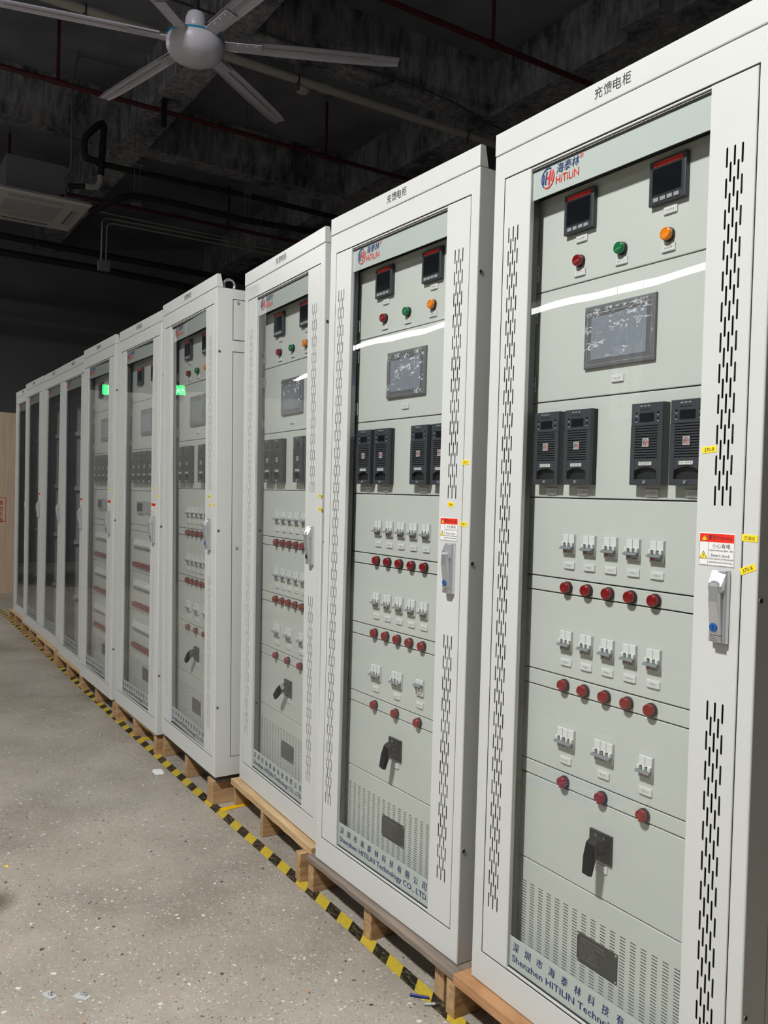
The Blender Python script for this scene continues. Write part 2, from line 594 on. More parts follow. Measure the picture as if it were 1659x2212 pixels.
def put_logo(mb, cx, cz, r, y, blue, red):
    """ring in two colours around a slanting H"""
    def arc(a0, a1, r0, r1, k, n=20, sq=0.86):
        for i in range(n):
            p, q = R(a0+(a1-a0)*i/n), R(a0+(a1-a0)*(i+1)/n)
            mb.poly([(cx+r0*sq*math.cos(p), y, cz+r0*math.sin(p)), (cx+r0*sq*math.cos(q), y, cz+r0*math.sin(q)),
                     (cx+r1*sq*math.cos(q), y, cz+r1*math.sin(q)), (cx+r1*sq*math.cos(p), y, cz+r1*math.sin(p))], k)
    arc(58, 236, r*.87, r, blue)
    arc(244, 402, r*.87, r, red)

    def bar(x0, x1, z0, z1, sk, k):
        mb.poly([(cx+r*(x0+sk*z0), y, cz+r*z0), (cx+r*(x1+sk*z0), y, cz+r*z0), (cx+r*(x1+sk*z1), y, cz+r*z1), (cx+r*(x0+sk*z1), y, cz+r*z1)], k)
    bar(-.32, -.16, -.55, .66, .16, blue)
    bar(-.62, -.48, -.45, .45, .10, blue)
    bar(.14, .32, -.66, .66, .16, red)
    bar(-.16, .14, -.06, .10, .16, red)
    bar(.46, .60, -.40, .40, .10, red)


_mesh_cache = {}


def cached(key, fn):
    if key not in _mesh_cache:
        _mesh_cache[key] = fn()
    return _mesh_cache[key]


def put(name, me, parent=None, loc=(0, 0, 0), label=None, rot=None):
    o = bpy.data.objects.new(name, me)
    C.objects.link(o)
    o.parent = parent
    o.location = loc
    if rot:
        o.rotation_euler = rot
    if label:
        o['label'] = label
    return o


def thing(name, label, cat, loc=(0, 0, 0), rot=(0, 0, 0), group=None):
    o = bpy.data.objects.new(name, None)
    o.empty_display_size = 0.05
    C.objects.link(o)
    o.location = loc
    o.rotation_euler = rot
    o['label'] = label
    o['category'] = cat
    if group:
        o['group'] = group
    return o


def tag(o, label, cat, group=None):
    o['label'] = label
    o['category'] = cat
    if group:
        o['group'] = group
    return o


def struct(name, mb, label, cat='wall'):
    o = put(name, mb.mesh(name))
    o['kind'] = 'structure'
    o['label'] = label
    o['category'] = cat
    return o


# ---------------------------------------------------------------- the room
ZS = 6.16 + BASE      # slab underside
ZB = 5.56 + BASE      # beam underside
b = MB()
b.poly([(-14.5, -10.2, 0), (6.5, -10.2, 0), (6.5, 9.2, 0), (-14.5, 9.2, 0)], 'floor')
struct('floor', b, 'grey speckled ground concrete floor', 'floor')
b = MB()
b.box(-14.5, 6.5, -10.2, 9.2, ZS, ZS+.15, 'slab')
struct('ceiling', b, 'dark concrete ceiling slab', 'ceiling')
b = MB()
b.box(-14.65, -14.5, -10.2, 9.2, 0, ZS, 'wall')
struct('wall_left', b, 'dark wall at the far end behind the plywood partition')
b = MB()
b.box(-14.5, 6.5, 9.0, 9.15, 0, ZS, 'wall')
struct('wall_back', b, 'dark wall behind the cabinet row')
b = MB()
b.box(-14.5, 6.5, -10.15, -10.0, 0, ZS, 'farwall')
struct('wall_front', b, 'pale wall across the aisle')
b = MB()
b.box(6.4, 6.5, -10.2, 9.2, 0, ZS, 'farwall')
struct('wall_right', b, 'pale wall at the near end')
n_trim = 0


def beam(x0, x1, y0, y1, label):
    global n_trim
    n_trim += 1
    mb = MB()
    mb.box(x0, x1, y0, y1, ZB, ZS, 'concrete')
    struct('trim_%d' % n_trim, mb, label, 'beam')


beam(-14.5, 6.4, 1.36, 1.71, 'dark concrete ceiling beam running over the cabinet row')
beam(-14.5, 6.4, 4.58, 5.0, 'dark concrete main ceiling beam behind the cabinet row')
beam(-14.5, 6.4, -5.2, -4.85, 'dark concrete ceiling beam over the aisle')
beam(-5.88, -5.6, 1.71, 4.58, 'short dark concrete cross beam above the white pipe')
beam(-9.1, -8.82, 1.71, 4.58, 'short dark concrete cross beam beyond the fan')
beam(-9.1, -8.82, -4.85, 1.36, 'dark concrete cross beam over the cassette air conditioner')
beam(-3.57, -3.15, 4.40, 4.58, 'dark concrete pier on the main beam')

# plywood partition at the end of the row
b = MB()
b.box(-10.18, -10.14, -.25, 1.9, 0, 2.235+BASE, 'plywall')
struct('wall_partition', b, 'tan plywood partition at the far end of the aisle')
b = MB()
b.box(-10.2, -10.12, -5.2, -1.5, 0, 2.75, 'greyboardwall')
struct('wall_aisle', b, 'light grey partition across the aisle from the plywood one')
b = MB()
b.box(-10.1398, -10.1385, .19, .341, .935, 1.264, 'plywall')
for i, ch in enumerate('请勿依靠'):
    z = 1.19 - i*.076
    put_text_on(b, ch, (-10.137, .24, z-.03), (0, 1, 0), (0, 0, 1), .062, .06, 'redprint')
for y0, y1, z0, z1 in ((.195, .337, 1.255, 1.26), (.195, .337, .94, .945), (.333, .337, .94, 1.26)):
    b.box(-10.1385, -10.137, y0, y1, z0, z1, 'redprint')
tag(put('notice_sign', b.mesh('notice_sign')), 'tan notice with red vertical lettering on the plywood partition', 'sign')


# ---------------------------------------------------------------- lamps of the hall
def high_bay(x, y, z, label, glow):
    t = thing('high_bay_lamp', label, 'lamp', (x, y, z), group='high bay lamps over the aisle')
    mb = MB()
    mb.lathe((0, 0, .05), (0, 0, 1), [(0, .24), (.02, .25), (.10, .16), (.22, .10), (.23, .02)], 'alu')
    put('housing', cached('hb1', lambda: mb.mesh('housing', True)), t)
    mb2 = MB()
    mb2.cyl((0, 0, .03), (0, 0, 1), .21, .018, glow, 28)
    put('diffuser', cached('hb2'+glow, lambda: mb2.mesh('diffuser')), t)
    mb3 = MB()
    mb3.cyl((0, 0, .27), (0, 0, 1), .008, ZS-z-.27, 'galv', 8)
    put('rod', cached('hb3', lambda: mb3.mesh('rod')), t)


for x, lab, glow in ((0.45, 'round high bay lamp over the aisle in front of the two nearest cabinets', 'lampglow'),
               (-8.4, 'added round lamp over the aisle, lighting the plywood partition end', 'added_lampglow')):  # second lamp is added to brighten the partition and far cabinets
    high_bay(x, -3.0, 4.6+BASE, lab, glow)


def strip_lamp(y, z, x0, x1, label):
    t = thing('strip_lamp', label, 'lamp', ((x0+x1)/2, y, z))
    h = (x1-x0)/2
    mb = MB()
    mb.box(-h, h, -.10, .10, .0, .05, 'alu')
    mb.box(-h, h, -.102, -.096, -.02, .0, 'alu')
    mb.box(-h, h, .096, .102, -.02, .0, 'alu')
    put('housing', mb.mesh('housing'), t)
    mb = MB()
    mb.box(-h+.01, h-.01, -.095, .095, -.028, -.001, 'stripglow')
    put('diffuser', mb.mesh('diffuser'), t)
    mb = MB()
    mb.cyl((0, 0, .05), (0, 0, 1), .004, ZS-z-.055, 'galv', 6)
    wm = mb.mesh('suspension_wire')
    for i in range(7):
        put('suspension_wire', wm, t, (-h+.3+i*(2*h-.6)/6, 0, 0))


strip_lamp(-4.9, 3.4+BASE, -13.6, 2.0, 'long white LED strip lamp over the aisle, mirrored in the glass doors')


# ---------------------------------------------------------------- ceiling services
def pipe(name, pts, r, k, label, cat='pipe', group=None, n=12):
    mb = MB()
    mb.tube(pts, r, k, n)
    return tag(put(name, mb.mesh(name, True)), label, cat, group)


def sprinkler(x, y0, y1, risers, label):
    t = thing('sprinkler_pipe', label, 'pipe', (x, y0, 5.42+BASE))
    mb = MB()
    mb.cyl((0, 0, 0), (0, 1, 0), .026, y1-y0, 'redpipe', 14)
    put('main_pipe', mb.mesh('main_pipe', True), t)
    for y in risers:
        mb = MB()
        mb.cyl((0, y-y0, 0), (0, 0, 1), .018, ZS-5.42-BASE-.09, 'redpipe', 10)
        mb.cyl((0, y-y0, ZS-5.42-BASE-.09), (0, 0, 1), .009, .086, 'galv', 8)
        mb.cyl((0, y-y0-.05, 0), (0, 1, 0), .033, .1, 'redpipe', 14)
        put('riser', mb.mesh('riser', True), t)


sprinkler(-4.23, -9.0, 9.0, (3.46, .3, -3.0), 'dark red sprinkler pipe over the nearest cabinets, right of the fan')
sprinkler(-7.37, -9.0, 9.0, (.34, 3.46, -3.0), 'dark red sprinkler pipe passing behind the fan')
sprinkler(-10.72, -9.0, 9.0, (.39, 3.57), 'dark red sprinkler pipe beyond the black pipes')

t = thing('drain_pipe', 'off-white plastic pipe crossing under the ceiling behind the fan', 'pipe', (-5.65, -9, 5.3+BASE))
b = MB()
b.cyl((0, 0, 0), (0, 1, 0), .04, 17.9, 'whitepipe', 14)
b.cyl((0, 11.45, 0), (0, 1, 0), .046, .09, 'whitepipe', 14)
put('pipe_run', b.mesh('pipe_run', True), t)
for y in (9.206, 11.2, 13.29):
    b = MB()
    b.box(-.02, .02, y-.02, y+.02, -.10, .32, 'galv')
    b.tube([(math.cos(a)*.048, y, math.sin(a)*.048) for a in [R(30*i) for i in range(13)]], .006, 'blackfoam', 6)
    put('hanger', b.mesh('hanger'), t)
b = MB()
b.lathe((-5.79, 2.33, 5.40), (0, 0, 1), [(0, .05), (.02, .075), (.05, .08), (.07, .05)], 'acwhite', 20)
b.cyl((-5.79, 2.33, 5.465), (0, 0, 1), .008, ZB-5.465, 'galv', 8)
tag(put('smoke_detector', b.mesh('smoke_detector', True)), 'round white smoke detector beside the off-white pipe', 'detector')

pipe('insulated_pipe', [(-8.0, .919, 5.083), (-8.0, .782, 5.092), (-8.0, .757, 5.14), (-8.0, .755, 5.28), (-8.0, .775, 5.34), (-8.0, .91, 5.50), (-8.0, .945, 5.52), (-8.0, .965, 5.48), (-8.0, .95, 5.2), (-8.0, .938, 4.93)],
     .036, 'blackfoam', 'black foam insulated pipe loop rising beside the cassette unit')
pipe('insulated_pipe', [(-8.06, .90, 5.09), (-8.06, 1.386, 5.094), (-8.06, 2.76, 5.12), (-8.06, 4.4, 5.10)], .033, 'blackfoam',
     'upper straight black insulated pipe running off above the cabinets')
pipe('insulated_pipe', [(-8.16, .87, 4.545), (-8.05, 1.0, 4.64), (-8.0, 1.164, 4.735), (-8.0, 1.28, 4.785), (-8.0, 1.421, 4.80), (-8.0, 1.932, 4.805), (-8.0, 2.705, 4.79), (-8.0, 4.4, 4.86)],
     .038, 'blackfoam', 'lower black insulated pipe curving up from the cassette panel')
b = MB()
b.tube([(-8.0, .938, 4.945), (-8.0, .932, 4.85), (-8.0, .90, 4.80), (-8.0, .84, 4.785), (-8.0, .77, 4.78)], .034, 'whitepipe')
b.tube([(-8.0, .77, 4.78), (-8.05, .60, 4.755)], .030, 'blackfoam')
tag(put('pipe_elbow', b.mesh('pipe_elbow', True)), 'off-white pipe elbow joining the black loop to the cassette unit', 'pipe')
for y, lab in ((1.357, 'thin steel pipe hanger with a clamp, nearer the cassette unit'), (2.727, 'thin steel pipe hanger with a clamp, nearer the cabinets')):
    b = MB()
    b.cyl((-8.03, y-.03, 4.70), (0, 0, 1), .005, ZS-4.70, 'galv', 6)
    b.cyl((-8.03, y+.03, 4.70), (0, 0, 1), .005, ZS-4.70, 'galv', 6)
    b.box(-8.06, -8.0, y-.055, y+.055, 4.70, 4.725, 'galv')
    b.box(-8.09, -7.95, y-.045, y+.045, 5.12, 5.15, 'galv')
    tag(put('pipe_hanger', b.mesh('pipe_hanger')), lab, 'hanger', 'steel hangers under the black pipes')
b = MB()
for dy, dz in ((0, 0),):
    b.tube([(-8.4, .90, 4.66+dz), (-8.4, 2.2, 4.65+dz), (-8.4, 3.9, 4.67+dz)], .008, 'conduit', 8)
for dy in (0, .055):
    b.tube([(-8.4, 3.9, 4.62-dy), (-8.4, 1.14+dy, 4.60-dy*.9), (-8.4, 1.09+dy, 4.59-dy), (-8.4, 1.065+dy, 4.55-dy), (-8.4, 1.06+dy, 4.05)], .010, 'conduit', 8)
b.box(-8.44, -8.37, 1.03, 1.16, 3.98, 4.09, 'galv')
tag(put('cable_conduit', b.mesh('cable_conduit', True)), 'pair of thin white conduits turning down below the black pipes', 'conduit')
pipe('insulated_pipe', [(-10.6, -3, 4.82), (-10.6, .274, 4.776), (-10.6, 1.7, 4.751), (-10.6, 5, 4.70)], .045, 'blackfoam', 'black pipe low on the dark far wall, upper of two')
pipe('insulated_pipe', [(-10.6, -3, 4.58), (-10.6, .277, 4.555), (-10.6, 1.458, 4.548), (-10.6, 5, 4.42)], .05, 'blackfoam', 'black pipe low on the dark far wall, lower of two')
pipe('cable_conduit', [(-8.1, .70, ZS), (-8.1, .64, 5.978), (-8.1, .639, 5.0), (-8.1, .62, 4.93), (-8.1, .56, 4.85)], .013, 'galv', 'thin grey vertical conduit above the cassette unit', 'conduit')
pipe('cable_conduit', [(-8.1, .66, 6.18), (-8.1, .70, 6.235), (-8.1, .80, 6.25), (-8.1, 1.564, 6.25), (-8.1, 2.3, 6.25)], .009, 'galv', 'thin conduit bending along the slab behind the fan hub', 'conduit')
b = MB()
b.box(-7.40, -7.34, 1.42, 1.47, 5.40, ZS, 'blackfoam')
tag(put('channel_hanger', b.mesh('channel_hanger')), 'dark steel channel hanger on the sprinkler pipe behind the fan', 'hanger')
pipe('power_cable', [(-5.56, -2, ZB+.02), (-5.56, 1.2, ZB+.03), (-5.56, 2.6, ZB+.02), (-5.50, 3.6, ZB-.01), (-5.45, 4.0, 5.62), (-5.4, 4.4, 5.50), (-5.4, 5.6, 5.44)], .011, 'ink',
     'thin dark cable sagging along the cross beam', 'cable', n=8)

# cassette air conditioner
t = thing('cassette_air_conditioner', 'ceiling cassette air conditioner with grey housing and white square panel', 'air conditioner', (-8.63, .30, 4.585))
b = MB()
b.box(-.42, .42, -.31, .31, .055, .44, 'acgrey')
b.box(.42, .424, -.31, .31, .16, .165, 'galv')
for a, c, e, f in ((-.21, -.206, .24, .36), (.20, .204, .24, .36)):
    b.box(.42, .423, a, c, e, f, 'galv')
b.box(.42, .423, -.21, .204, .24, .244, 'galv')
b.box(.42, .423, -.21, .204, .357, .36, 'galv')
b.cyl((.42, .27, .10), (1, 0, 0), .022, .004, 'blackfoam', 14)
b.box(.35, .41, .31, .33, .20, .30, 'galv')
b.box(-.3, .3, .31, .34, .09, .38, 'acgrey')
put('housing', b.mesh('housing'), t)
b = MB()
w = .57
vs = [(-w, -w, .02), (w, -w, .02), (w, w, .02), (-w, w, .02), (-w+.02, -w+.02, 0), (w-.02, -w+.02, 0), (w-.02, w-.02, 0), (-w+.02, w-.02, 0),
      (-w+.03, -w+.03, .055), (w-.03, -w+.03, .055), (w-.03, w-.03, .055), (-w+.03, w-.03, .055)]
fs = [(4, 7, 6, 5), (8, 9, 10, 11)]
for i in range(4):
    j = (i+1) % 4
    fs += [(i, 4+i, 4+j, j), (i, j, 8+j, 8+i)]
b.add(vs, fs, 'acwhite')
put('decor_panel', b.mesh('decor_panel'), t)
for i in range(4):
    b = MB()
    b.cbox(-.27, .27, -.0, .006, -.03, .03, .002, 'acslot')
    b.box(-.29, .29, -.003, .003, .030, .040, 'blackfoam')
    me = cached('louvre', lambda: b.mesh('louvre'))
    o = put('louvre', me, t)
    o.matrix_local = Matrix.Rotation(R(90*i), 4, 'Z') @ Matrix.Translation((0, .45, -.001)) @ Matrix.Rotation(R(-90), 4, 'X') @ Matrix.Rotation(R(180), 4, 'Y')
b = MB()
b.box(-.32, .32, -.32, .32, -.006, .002, 'acwhite')
for i in range(5):
    b.box(-.30+i*.121, -.30+i*.121+.113, -.30, .30, -.0085, -.006, 'acslot')
put('intake_grille', b.mesh('intake_grille'), t)

# ceiling fan
FZ = 3.875
t = thing('ceiling_fan', 'large white six-blade ceiling fan with a pale blue ring', 'fan', (-2.757, .147, FZ))
b = MB()
b.lathe((0, 0, -.105), (0, 0, 1), [(0, .02), (.004, .05), (.012, .08), (.020, .100), (.023, .108), (.034, .128), (.055, .147), (.080, .157), (.110, .158), (.135, .150), (.160, .11), (.185, .05)], 'fan', 40)
b.lathe((0, 0, .065), (0, 0, 1), [(0, .05), (.02, .060), (.075, .056), (.10, .045), (.11, .02)], 'fan', 24)
hub = put('motor_housing', b.mesh('motor_housing', True), t)
b = MB()
b.lathe((0, 0, .012), (0, 0, 1), [(0, .1565), (.002, .1590), (.010, .1580), (.012, .1555)], 'fanblue', 40)
put('blue_ring', b.mesh('blue_ring', True), hub)
b = MB()
b.cyl((0, 0, .10), (0, 0, 1), .017, ZS-FZ-.10, 'blackfoam', 12)
b.lathe((0, 0, ZS-FZ-.08), (0, 0, 1), [(0, .03), (.02, .07), (.079, .08)], 'fan', 20)
put('down_rod', b.mesh('down_rod', True), t)


def blade_mesh():
    mb = MB()
    n = 12
    rows = []
    for i in range(n+1):
        x = .19 + (1.155-.19)*i/n
        hw = .046 + .008*math.sin(i/n*math.pi)
        if i == n:
            hw = .034
        if i == n-1:
            hw = .047
        # gently pressed profile
        prof = [(-hw, .0), (-hw*.75, .008), (-hw*.25, .011), (hw*.1, .006), (hw*.45, .011), (hw*.8, .008), (hw, -.002)]
        rows.append([(x, p, z) for p, z in prof])
    for i in range(n):
        for j in range(6):
            mb.poly([rows[i][j], rows[i][j+1], rows[i+1][j+1], rows[i+1][j]], 'fanblade')
            mb.poly([(q[0], q[1], q[2]-.003) for q in (rows[i][j], rows[i+1][j], rows[i+1][j+1], rows[i][j+1])], 'fanblade')
    mb.box(.12, .36, -.035, .035, -.009, -.004, 'fanblade')
    for x in (.23, .28, .33):
        for y in (-.02, .02):
            mb.cyl((x, y, -.009), (0, 0, -1), .006, .004, 'fan', 10)
    mb.box(.30, .98, -.006, .002, -.001, .003, 'acslot')
    return mb.mesh('blade', False)


bm_ = blade_mesh()
for i in range(6):
    o = put('blade', bm_, t, (0, 0, .012))
    o.rotation_euler = (R(-8), R(-3), R(10.5+60*i))

# ---------------------------------------------------------------- mirrored things across the aisle
# exit sign
t = thing('exit_sign', 'green lit running-man exit sign hanging in the aisle', 'sign', (-10.08, -2.0, 2.76))
b = MB()
b.box(-.015, .015, -.105, .105, -.075, .075, 'alu')
b.box(.004, .018, -.098, .098, -.067, .067, 'exitglow')
b.cyl((.0, -.09, .075), (0, 0, 1), .004, ZS-2.835, 'galv', 6)
b.cyl((.0, .09, .075), (0, 0, 1), .004, ZS-2.835, 'galv', 6)
put('sign_box', b.mesh('sign_box'), t)
b = MB()


def yz(pts, k='exitwhite', x=.0195):
    b.poly([(x, p, q) for p, q in pts], k)


yz([(.02, .02), (.05, -.01), (.03, -.03), (.0, .0)])
yz([(.03, -.02), (.05, -.045), (.04, -.055), (.015, -.03)])
yz([(.0, .0), (-.02, -.03), (-.045, -.04), (-.04, -.05), (-.01, -.04), (.01, -.01)])
yz([(.02, .025), (-.01, .02), (-.02, .0), (-.012, -.003), (-.003, .012)])
yz([(.035+.012*math.cos(R(a)), .04+.012*math.sin(R(a))) for a in range(0, 360, 40)])
yz([(-.072, .010), (-.072, -.010), (-.050, -.010), (-.050, .010)])
yz([(-.092, 0), (-.072, -.022), (-.072, .022)])
put('running_figure', b.mesh('running_figure'), t)


def banner(x, y, rz, cols, label):
    t = thing('hanging_banner', label, 'banner', (x, y, 2.52), (0, 0, rz), group='slogan boards over the aisle')
    mb = MB()
    mb.box(-.15, .15, -.004, .004, -.40, .40, 'banner')
    mb.box(-.15, .15, .0035, .0055, .27, .40, 'bannerblue')
    mb.box(-.15, .15, .0035, .0055, -.40, -.37, 'bannerblue')
    put('board', mb.mesh('board'), t)
    for ci, (tx, red) in enumerate(cols):
        mb = MB()
        for i, ch in enumerate(tx):
            z = .24-i*.062 - ci*.05
            put_text_on(mb, ch, (.075-ci*.10, .006, z-.025), (-1, 0, 0), (0, 0, 1), .05, .05, 'redprint' if i in red else 'blackprint')
        put('slogan_line', mb.mesh('slogan_line'), t)
    for sx in (-.13, .13):
        mb = MB()
        mb.cyl((sx, 0, .40), (0, 0, 1), .003, ZS-2.73, 'galv', 6)
        put('suspension_wire', mb.mesh('suspension_wire'), t)


banner(-3.22, -4.2, 0, (('质量是企业的生命', ()), ('安全是职工的生命', (0, 1))), 'white slogan board with blue top about quality and safety')
banner(-7.32, -4.2, 0, (('生产的源头', ()), ('良好的品质来自', (3, 4))), 'white slogan board with blue top farther along the aisle')

# floor marks across the aisle
b = MB()
q = [(-1.40, -1.45), (-1.40, -1.78), (-.92, -1.81), (-.95, -1.46)]
b.poly([(x, y, .001) for x, y in q][::-1], 'signblue')
for i, ch in enumerate('小心'):
    put_text_on(b, ch, (-1.05-i*.17, -1.55, .0016), (-1, 0, 0), (0, -1, 0), .13, .14, 'banner')
tag(put('floor_sign', b.mesh('floor_sign')), 'grey-blue caution sign stuck on the floor across the aisle', 'sign')


def tape_line(name, pts, w, period, label, off=0.0, slant=-1.0, z=0.0012, colors=('tapey', 'tapek'), group=None, thick=True):
    """striped tape: pts = centre line, quads alternate colour with slanted joints"""
    mb = MB()
    P = [Vector((x, y, 0)) for x, y in pts]
    seg = [(P[i+1]-P[i]).length for i in range(len(P)-1)]
    tot = sum(seg)

    def at(s_):
        s_ = max(0, min(tot-1e-5, s_))
        for i, L in enumerate(seg):
            if s_ <= L:
                d = (P[i+1]-P[i])/L
                return P[i]+d*s_, Vector((-d.y, d.x, 0))
            s_ -= L
        return P[-1], Vector((0, 1, 0))
    n = int(tot/period*2)+1
    for i in range(n):
        a, e = i*period/2+off, (i+1)*period/2+off
        c = colors[i % 2]
        qs = []
        for s_, sd in ((a-slant*w/2, -1), (e-slant*w/2, -1), (e+slant*w/2, 1), (a+slant*w/2, 1)):
            p, nn = at(s_)
            qs.append((p.x+nn.x*w/2*sd, p.y+nn.y*w/2*sd, z))
        mb.poly(qs, c)
        if i == 0:
            mb.poly([qs[0], qs[3], (qs[3][0], qs[3][1], 0.0002), (qs[0][0], qs[0][1], 0.0002)], c)
    return tag(put(name, mb.mesh(name)), label, 'tape', group)


tape_line('hazard_tape', [(.62, -.035), (.1, -.022), (-.4, -.020), (-.75, -.018), (-1.8, -.022), (-3.0, -.016), (-3.8, -.010), (-8.05, .05), (-9.9, .07)],
          .045, .153, 'yellow and black striped hazard tape along the foot of the cabinet row', off=.0)
tape_line('hazard_tape', [(1.5, -2.55), (-1.25, -2.52), (-9.5, -2.45)], .05, .153, 'yellow and black striped tape on the far side of the aisle')
tape_line('hazard_tape', [(-1.50, -1.42), (-1.5, -1.83), (-.84, -1.86), (-.86, -1.40), (-1.48, -1.40)], .04, .08, 'yellow and black striped border tape around the floor sign')
for pts, lab in (([(-1.752, -.01), (-1.775, .14)], 'short yellow tape piece branching under the pallet below the gap in the row'),
                 ([(-2.97, .0), (-2.95, .16)], 'short yellow tape piece branching under the farther pallet'),
                 ([(-3.40, .01), (-3.55, .16)], 'small yellow tape piece under the darker far pallet')):
    tape_line('yellow_tape', pts, .04, 2.0, lab, colors=('tapeo', 'tapeo'), slant=0, z=.0016)

# scraps on the floor
b = MB()
b.cyl((-.185, -.068, .0055), (.72, .69, 0), .004, .055, 'pen', 10)
tag(put('plastic_sleeve', b.mesh('plastic_sleeve', True)), 'short blue plastic tube lying on the hazard tape', 'scrap')
b = MB()
b.cyl((-.128, -.058, .0055), (.5, .86, 0), .004, .03, 'lgrey', 10)
b.cyl((-.113, -.032, .0055), (.5, .86, 0), .003, .012, 'ink', 10)
tag(put('wire_end', b.mesh('wire_end', True)), 'small grey and black wire end on the hazard tape', 'scrap')
for x, y, w, a, lab, k, txt in ((-.702, -.941, .045, .3, 'small pale sticker marked 5 on the floor', 'lgrey', '5'), (-.65, -.865, .05, .6, 'small torn grey sticker on the floor beside the other', 'lgrey', '1256'),
                                (-2.378, -.095, .09, -.2, 'white paper scrap on the floor beside the hazard tape', 'paper', None),
                                (-1.615, -.915, .018, .2, 'tiny yellow tape scrap on the open floor', 'yellow', None)):
    b = MB()
    c_, s_ = math.cos(a), math.sin(a)
    pts = [(-.5, -.25), (-.1, -.32), (.45, -.2), (.5, .18), (.1, .3), (-.45, .2)]
    pl = [(x+w*(p*c_-q2*s_), y+w*(p*s_+q2*c_), .0018) for p, q2 in pts]
    b.poly(pl, k)
    for i in range(6):
        p, q2 = pl[i], pl[(i+1) % 6]
        b.poly([p, (p[0], p[1], 0.0003), (q2[0], q2[1], .0003), q2], k)
    if txt:
        put_text_on(b, txt, (x-w*.25, y-w*.12, .0022), (c_, s_, 0), (-s_, c_, 0), w*.5, w*.3, 'blackprint')
    tag(put('floor_scrap', b.mesh('floor_scrap')), lab, 'scrap')


# ---------------------------------------------------------------- cabinet parts (cabinet space: x 0..0.8, y 0 = front, z 0 = underside)
def body_mesh():
    mb = MB()
    H, D, W, r = 2.2005, .60, .80, .004
    loops = []

    def rect(x0, x1, z0, z1, y):
        return [(x0, y, z0), (x1, y, z0), (x1, y, z1), (x0, y, z1)]
    xo, xi, zo, zi = .0398, .7668, .0842, 2.1334
    loops.append(rect(0, W, 0, H, .07))
    loops.append(rect(0, W, 0, H, r))
    for t_ in (22, 45, 68):
        d = r*(1-math.cos(R(t_)))
        yy = r*(1-math.sin(R(t_)))
        loops.append(rect(d, W-d, d, H-d, yy))
    loops.append(rect(r, W-r, r, H-r, 0))
    loops.append(rect(xo-.001, xi+.001, zo-.001, zi+.001, 0))
    loops.append(rect(xo, xi, zo, zi, .001))
    loops.append(rect(xo, xi, zo, zi, .030))
    vs = sum(loops, [])
    fs = []
    for i in range(len(loops)-1):
        for j in range(4):
            j2 = (j+1) % 4
            fs.append((i*4+j, i*4+j2, i*4+4+j2, i*4+4+j))
    mb.add(vs, fs[:-4], 'paint')
    mb.add(vs[-8:], [tuple(q-28 for q in f) for f in fs[-4:]], 'inner')  # opening walls coloured dark to stand in for shade behind the slots
    # shell behind the frame
    t_ = .003
    mb.box(0, t_, .07, D, 0, H, 'paint')
    mb.box(.7955, .7975, .07, D, 0, H, 'paint')
    mb.box(0, .7975, .07, D, H-.012, H-.006, 'paint')
    mb.box(0, .7975, .07, D, 0, t_, 'paint')
    mb.box(0, .7975, D-t_, D, 0, H-.006, 'paint')
    mb.box(.7955, .80, .07, .075, 0, H, 'paint')
    mb.box(.7955, .80, .53, D, 0, H-.006, 'paint')
    mb.box(.7955, .80, .075, .53, 2.156, H-.006, 'paint')
    mb.box(.7955, .80, .075, .53, 1.922, 1.971, 'paint')
    mb.box(.7955, .80, .075, .53, 0, .083, 'paint')
    mb.box(.7970, .7980, .075, .53, .083, 2.156, 'gap')
    # screw sockets on the side post
    for z in (1.917, 1.116, .317):
        mb.cyl((.8, .013, z), (1, 0, 0), .0065, .0012, 'brass', 14)
        mb.cyl((.8012, .013, z), (1, 0, 0), .0045, .0003, 'gap', 12)
    # dark ring behind the door gap, corner posts that carry the mounting plates
    mb.box(.03, .118, .040, .06, .05, 2.15, 'inner')
    mb.box(.682, .775, .040, .06, .05, 2.15, 'inner')
    mb.box(.118, .682, .056, .07, 2.055, 2.15, 'inner')
    mb.box(.118, .682, .056, .07, .05, .12, 'inner')
    return mb.mesh('body')


def side_panel_mesh(z0, z1, screws):
    mb = MB()
    x0, x1 = .7975, .7998
    y0, y1 = .0785, .527
    mb.box(x0, x1, y0, y1, z0+.0035, z1-.0035, 'paint')
    for y, z in screws:
        mb.cyl((x1, y, z), (1, 0, 0), .009, .001, 'lgrey', 14)
        mb.cyl((x1+.001, y, z), (1, 0, 0), .0055, .0015, 'chrome', 12)
    return mb.mesh('side_panel')


def header_mesh():
    mb = MB()
    z0, z1, c = 2.2025, 2.26, .0025
    prof = [(0, z0+c), (c*.3, z0+c*.3), (c, z0), (.030, z0), (.018, z1), (c, z1), (c*.3, z1-c*.3), (0, z1-c)]
    n = len(prof)
    vs = [(0.0, y, z) for y, z in prof]+[(.8, y, z) for y, z in prof]
    fs = [tuple(range(n)), tuple(range(n, 2*n))[::-1]]+[(i, (i+1) % n, (i+1) % n+n, i+n) for i in range(n)]
    mb.add(vs, fs, 'paint')
    mb.box(.002, .798, .004, .06, 2.1995, 2.2026, 'gap')
    return mb.mesh('header')


def col_z(top, n, pitch, ln):
    return [top-ln/2-i*pitch for i in range(n)]


